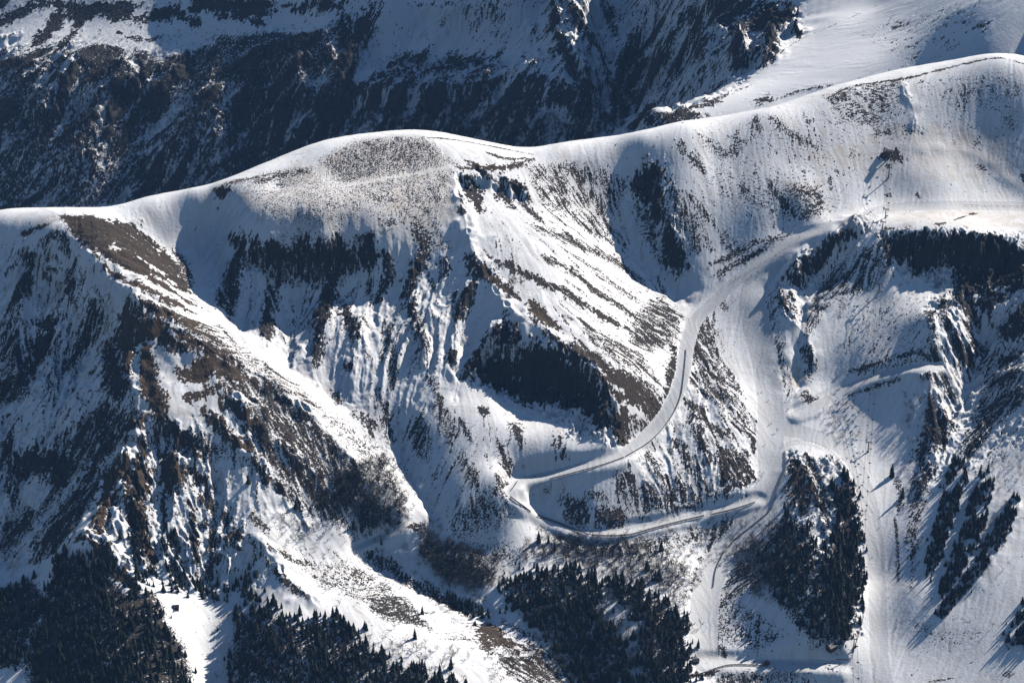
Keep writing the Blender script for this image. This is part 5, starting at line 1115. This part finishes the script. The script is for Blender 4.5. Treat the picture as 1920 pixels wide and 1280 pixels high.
# --- fences
def fence(p, gap, h, lab, post_m, rail_m, style, base_=0.0, cat='fence', group=None):
    Q = NEAR.cast(spline(pts(p), 6))
    L = np.r_[0, np.cumsum(np.hypot(*np.diff(Q[:, :2], axis=0).T))]
    n = min(95, max(3, int(L[-1] / gap) + 1))
    s_ = np.linspace(0, L[-1], n)
    P = np.stack([np.interp(s_, L, Q[:, 0]), np.interp(s_, L, Q[:, 1])], 1)
    z = NEAR.at(NEAR.H, P[:, 0], P[:, 1])
    c = np.array([P[0, 0], P[0, 1], z[0]])
    W = np.c_[P, z] - c
    t = root('snow_fence' if style == 'slat' else ('net_fence' if style == 'net' else 'rope_fence'), c, lab, cat, group)
    pm_ = MB().tube((0, 0, -.6), (0, 0, h * (1.12 if style != 'slat' else 1.0)), .11, .09, 5).mesh('post', post_m)
    for q in W:
        o = child('post', pm_, t); o.location = q
    m = MB()
    for a, b in zip(W[:-1], W[1:]):
        d = b - a; ln = np.linalg.norm(d)
        if ln < 1e-3: continue
        if style == 'slat':
            for k in range(6):
                zz = np.array([0, 0, h * (.18 + .155 * k)])
                f = d / ln; sd_ = np.cross(f, (0, 0, 1)); sd_ /= np.linalg.norm(sd_); up = np.cross(sd_, f)
                m.box((a + b) / 2 + zz, (ln, .05, h * .11), np.stack([f, sd_, up], 1))
        elif style == 'net':
            f = d / ln; sd_ = np.cross(f, (0, 0, 1)); sd_ /= np.linalg.norm(sd_); up = np.cross(sd_, f)
            for k in range(5): m.box((a + b) / 2 + np.array([0, 0, h * (.2 + .18 * k)]), (ln, .04, .09), np.stack([f, sd_, up], 1))
            for k in range(4): m.box(a + d * (k + .5) / 4 + np.array([0, 0, h * .55]), (.05, .04, h * .8))
        else:
            for zz in (.5, .9): m.tube(a + np.array([0, 0, h * zz]), b + np.array([0, 0, h * zz]), .05, .05, 4)
    child({'slat': 'slat_panel', 'net': 'netting', 'rope': 'rope'}[style], m.mesh('panel', rail_m), t)
fence('957,933 975,946 995,961', 3.5, 2.2, 'short wooden snow fence at the tip of the hairpin road', M_wood, M_wood, 'slat')
fence('1008,968 1050,983 1104,1004', 3.5, 2.2, 'wooden snow fence along the lower left of the hairpin', M_wood, M_wood, 'slat')
fence('1110,1005 1150,1006 1185,1003 1220,993 1270,980 1320,968', 3.5, 2.2, 'long wooden snow fence under the middle of the hairpin road', M_wood, M_wood, 'slat')
fence('1333,966 1375,956 1415,943', 3.5, 2.0, 'wooden snow fence where the hairpin road meets the wide piste', M_wood, M_wood, 'slat')
fence('958,920 964,912 970,903', 3.5, 1.6, 'short piece of fence above the hairpin tip', M_wood, M_wood, 'slat')
fence('1030,899 1080,886 1130,872 1170,858', 4, 1.5, 'straight low fence below the upper road near the crag', M_wood, M_wood, 'slat')
fence('1172,857 1220,827 1255,787 1276,745 1283,700 1287,655', 5, 1.4, 'curving low fence along the outer edge of the upper road', M_wood, M_wood, 'slat')
fence('1472,845 1474,875 1462,905 1450,945 1440,962 1405,990 1370,1020 1345,1060 1338,1100', 4, 1.6, 'long dark fence along the left rim of the wooded knoll', M_wood, M_wood, 'slat')
fence('1468,835 1500,828 1530,833 1560,850 1588,884', 3.4, 2.6, 'fence of red poles round the top rim of the wooded knoll', M_redpole, M_wood, 'rope')
fence('1616,1128 1620,1150 1612,1185 1602,1215 1596,1236 1568,1237', 3.2, 1.8, 'red netting round the lowest pylon beside the piste', M_redpole, M_red, 'net')
fence('1295,1267 1320,1262 1345,1253 1375,1247 1440,1249', 4, 1.8, 'dark wooden fence along the bottom track', M_wood, M_wood, 'slat')
fence('1456,533 1480,508 1520,478 1550,452 1575,425 1600,408', 5, 1.7, 'fence along the rim of the rock step beside the upper piste', M_wood, M_wood, 'rope')
fence('1575,424 1595,408 1625,404 1632,398', 3, 2.3, 'row of red fence poles at the upper end of the rock step', M_redpole, M_redpole, 'rope')
fence('1810,386 1870,387 1919,388', 6, 1.4, 'thin fence on the far right of the snow bench', M_wood, M_wood, 'rope')
fence('1370,530 1420,500 1480,462', 5, 1.3, 'thin fence beside the streaks of the upper piste', M_wood, M_wood, 'rope')

# --- people on the snow
def person_mesh(r):
    """one closed skier: boots, bent legs, torso, arms, head, loft of rings"""
    m = MB()
    def loft(path, n=8):
        k0 = len(m.V)
        for (c, ra, rb) in path:
            for i in range(n):
                a = 2 * math.pi * i / n
                m.V.append(np.array([c[0] + ra * math.cos(a), c[1] + rb * math.sin(a), c[2]]))
        for j in range(len(path) - 1):
            for i in range(n):
                i2 = (i + 1) % n
                m.Q.append((k0 + j * n + i, k0 + j * n + i2, k0 + (j + 1) * n + i2, k0 + (j + 1) * n + i))
    for s_ in (-1, 1):
        loft([((.05, s_ * .14, .05), .15, .07), ((.02, s_ * .14, .25), .09, .08), ((.14, s_ * .14, .5), .085, .085), ((.0, s_ * .11, .88), .11, .1)])
        m.tube((.02, s_ * .2, 1.38), (.12, s_ * .36, 1.12), .07, .06, 6); m.tube((.12, s_ * .36, 1.12), (.38, s_ * .34, 1.02), .06, .045, 6); m.tube((.38, s_ * .34, 1.0), (.46, s_ * .34, 1.03), .05, .03, 6)
    loft([((.0, 0, .82), .13, .19), ((.04, 0, 1.05), .13, .18), ((.08, 0, 1.3), .14, .21), ((.08, 0, 1.45), .1, .16), ((.1, 0, 1.52), .06, .06)])
    loft([((.1, 0, 1.5), .05, .05), ((.12, 0, 1.58), .09, .08), ((.12, 0, 1.68), .11, .09), ((.11, 0, 1.78), .07, .06), ((.11, 0, 1.81), .01, .01)])
    return m
pm1 = person_mesh(0)
SUITS = {'dark': plain('dark_ski_suit', (.025, .028, .04), .7), 'red': plain('red_ski_suit', (.4, .04, .03), .7), 'blue': plain('blue_ski_suit', (.04, .08, .22), .7), 'orange': plain('orange_ski_suit', (.45, .14, .03), .7)}
SUIT_ME = {c: pm1.mesh('person_' + c, m) for c, m in SUITS.items()}
helmet_me = MB().tube((.11, 0, 1.66), (.11, 0, 1.84), .13, .07, 8).mesh('helmet', M_dark)
ski_me = MB().box((.1, .14, .02), (1.7, .1, .03)).box((.1, -.14, .02), (1.7, .1, .03)).mesh('skis', M_dark)
pole_me = MB().tube((.44, .34, 1.05), (.2, .42, .02), .015, .012, 4).tube((.44, -.34, 1.05), (.2, -.42, .02), .015, .012, 4).mesh('ski_poles', M_steel)
SKIERS = [(1002, 892, 'red', 'skier in red on the flat snow above the hairpin'), (1084, 871, 'red', 'skier in red above the low straight fence'), (1602, 318, 'dark', 'skier in dark clothes on the snow left of the first pylon'), (1581, 357, 'dark', 'dark clothed skier lower left of the lift line'), (1538, 402, 'dark', 'dark skier beside the rim of the rock step'), (1499, 446, 'dark', 'skier in dark clothes on the upper piste left of the fence'), (1454, 480, 'red', 'red clad skier beside the upper piste streaks'), (1408, 518, 'dark', 'dark skier where the upper piste widens'), (1379, 563, 'orange', 'skier in orange at the left edge of the wide piste'), (1353, 620, 'red', 'red skier by the bright slope edge'), (1371, 668, 'dark', 'dark skier at the left edge of the wide piste'), (1394, 733, 'red', 'skier in red on the bright edge of the wide piste'), (1421, 738, 'dark', 'dark skier in the middle of the wide piste'), (1428, 736, 'blue', 'blue skier beside the dark one on the wide piste'), (1440, 752, 'dark', 'dark skier lower on the wide piste'), (1442, 797, 'dark', 'left skier of the pair above the junction'), (1446, 794, 'dark', 'right skier of the pair above the junction'), (1452, 696, 'dark', 'dark skier on the right side of the wide piste'), (1467, 715, 'orange', 'orange skier by the yellowish gully mouth'), (1433, 835, 'dark', 'dark skier at the left of the junction'), (1425, 884, 'dark', 'upper skier of the pair left of the knoll fence'), (1431, 886, 'blue', 'lower skier of the pair left of the knoll fence'), (1428, 926, 'dark', 'dark skier where the hairpin road joins'), (1425, 950, 'dark', 'skier on the piste just below the road junction'), (1347, 1061, 'dark', 'left skier on the narrow road curve'), (1350, 1061, 'blue', 'right skier on the narrow road curve'), (1430, 966, 'dark', 'dark skier on the right side below the junction'), (1391, 1243, 'dark', 'skier standing left of the red groomer'), (1487, 1244, 'dark', 'dark skier right of the red groomer on the bottom track'), (1397, 1246, 'blue', 'blue skier by the bottom fence'), (1588, 839, 'dark', 'dark skier right of the knoll rim poles'), (1680, 1177, 'red', 'skier in red on the broad lower piste'), (1548, 1252, 'dark', 'dark skier on the flat snow near the lift hut'), (1635, 1045, 'dark', 'dark skier on the mogul piste right of the knoll'), (1648, 990, 'blue', 'blue skier on the mogul piste'), (1588, 755, 'dark', 'dark skier on the crossing track'), (1478, 768, 'red', 'red skier at the end of the crossing track')]
for (u, v, c, lab), q in zip(SKIERS, NEAR.cast([(a[0], a[1]) for a in SKIERS])):
    t = root('person', q, lab, 'person', 'skiers on the pistes', rng.random() * 6.28)
    b_ = child('body', SUIT_ME[c], t); child('helmet', helmet_me, t); child('skis', ski_me, t); child('ski_poles', pole_me, t)
# --- piste marker and snow lance poles
POLES = [(1302, 664, 'red marker pole at the inner edge of the upper road'), (1382, 560, 'red marker pole at the left of the wide piste'), (1451, 570, 'marker pole under the rock step fence'), (1420, 812, 'marker pole on the bright piste edge above the junction'), (1560, 800, 'marker pole at the crossing track end'), (1660, 1105, 'marker pole beside the long furrow on the lower piste'), (1325, 1180, 'marker pole beside the straight narrow road'), (1330, 1240, 'marker pole at the road bend by the hut')]
for u, v, lab in POLES:
    t = root('marker_pole', ground(u, v), lab, 'pole', 'piste marker poles')
    child('shaft', MB().tube((0, 0, -.5), (0, 0, 3.2), .09, .07).mesh('shaft', M_dark), t); child('marker', MB().tube((0, 0, 2.6), (0, 0, 3.2), .2, .2, 8).mesh('marker', M_red), t)
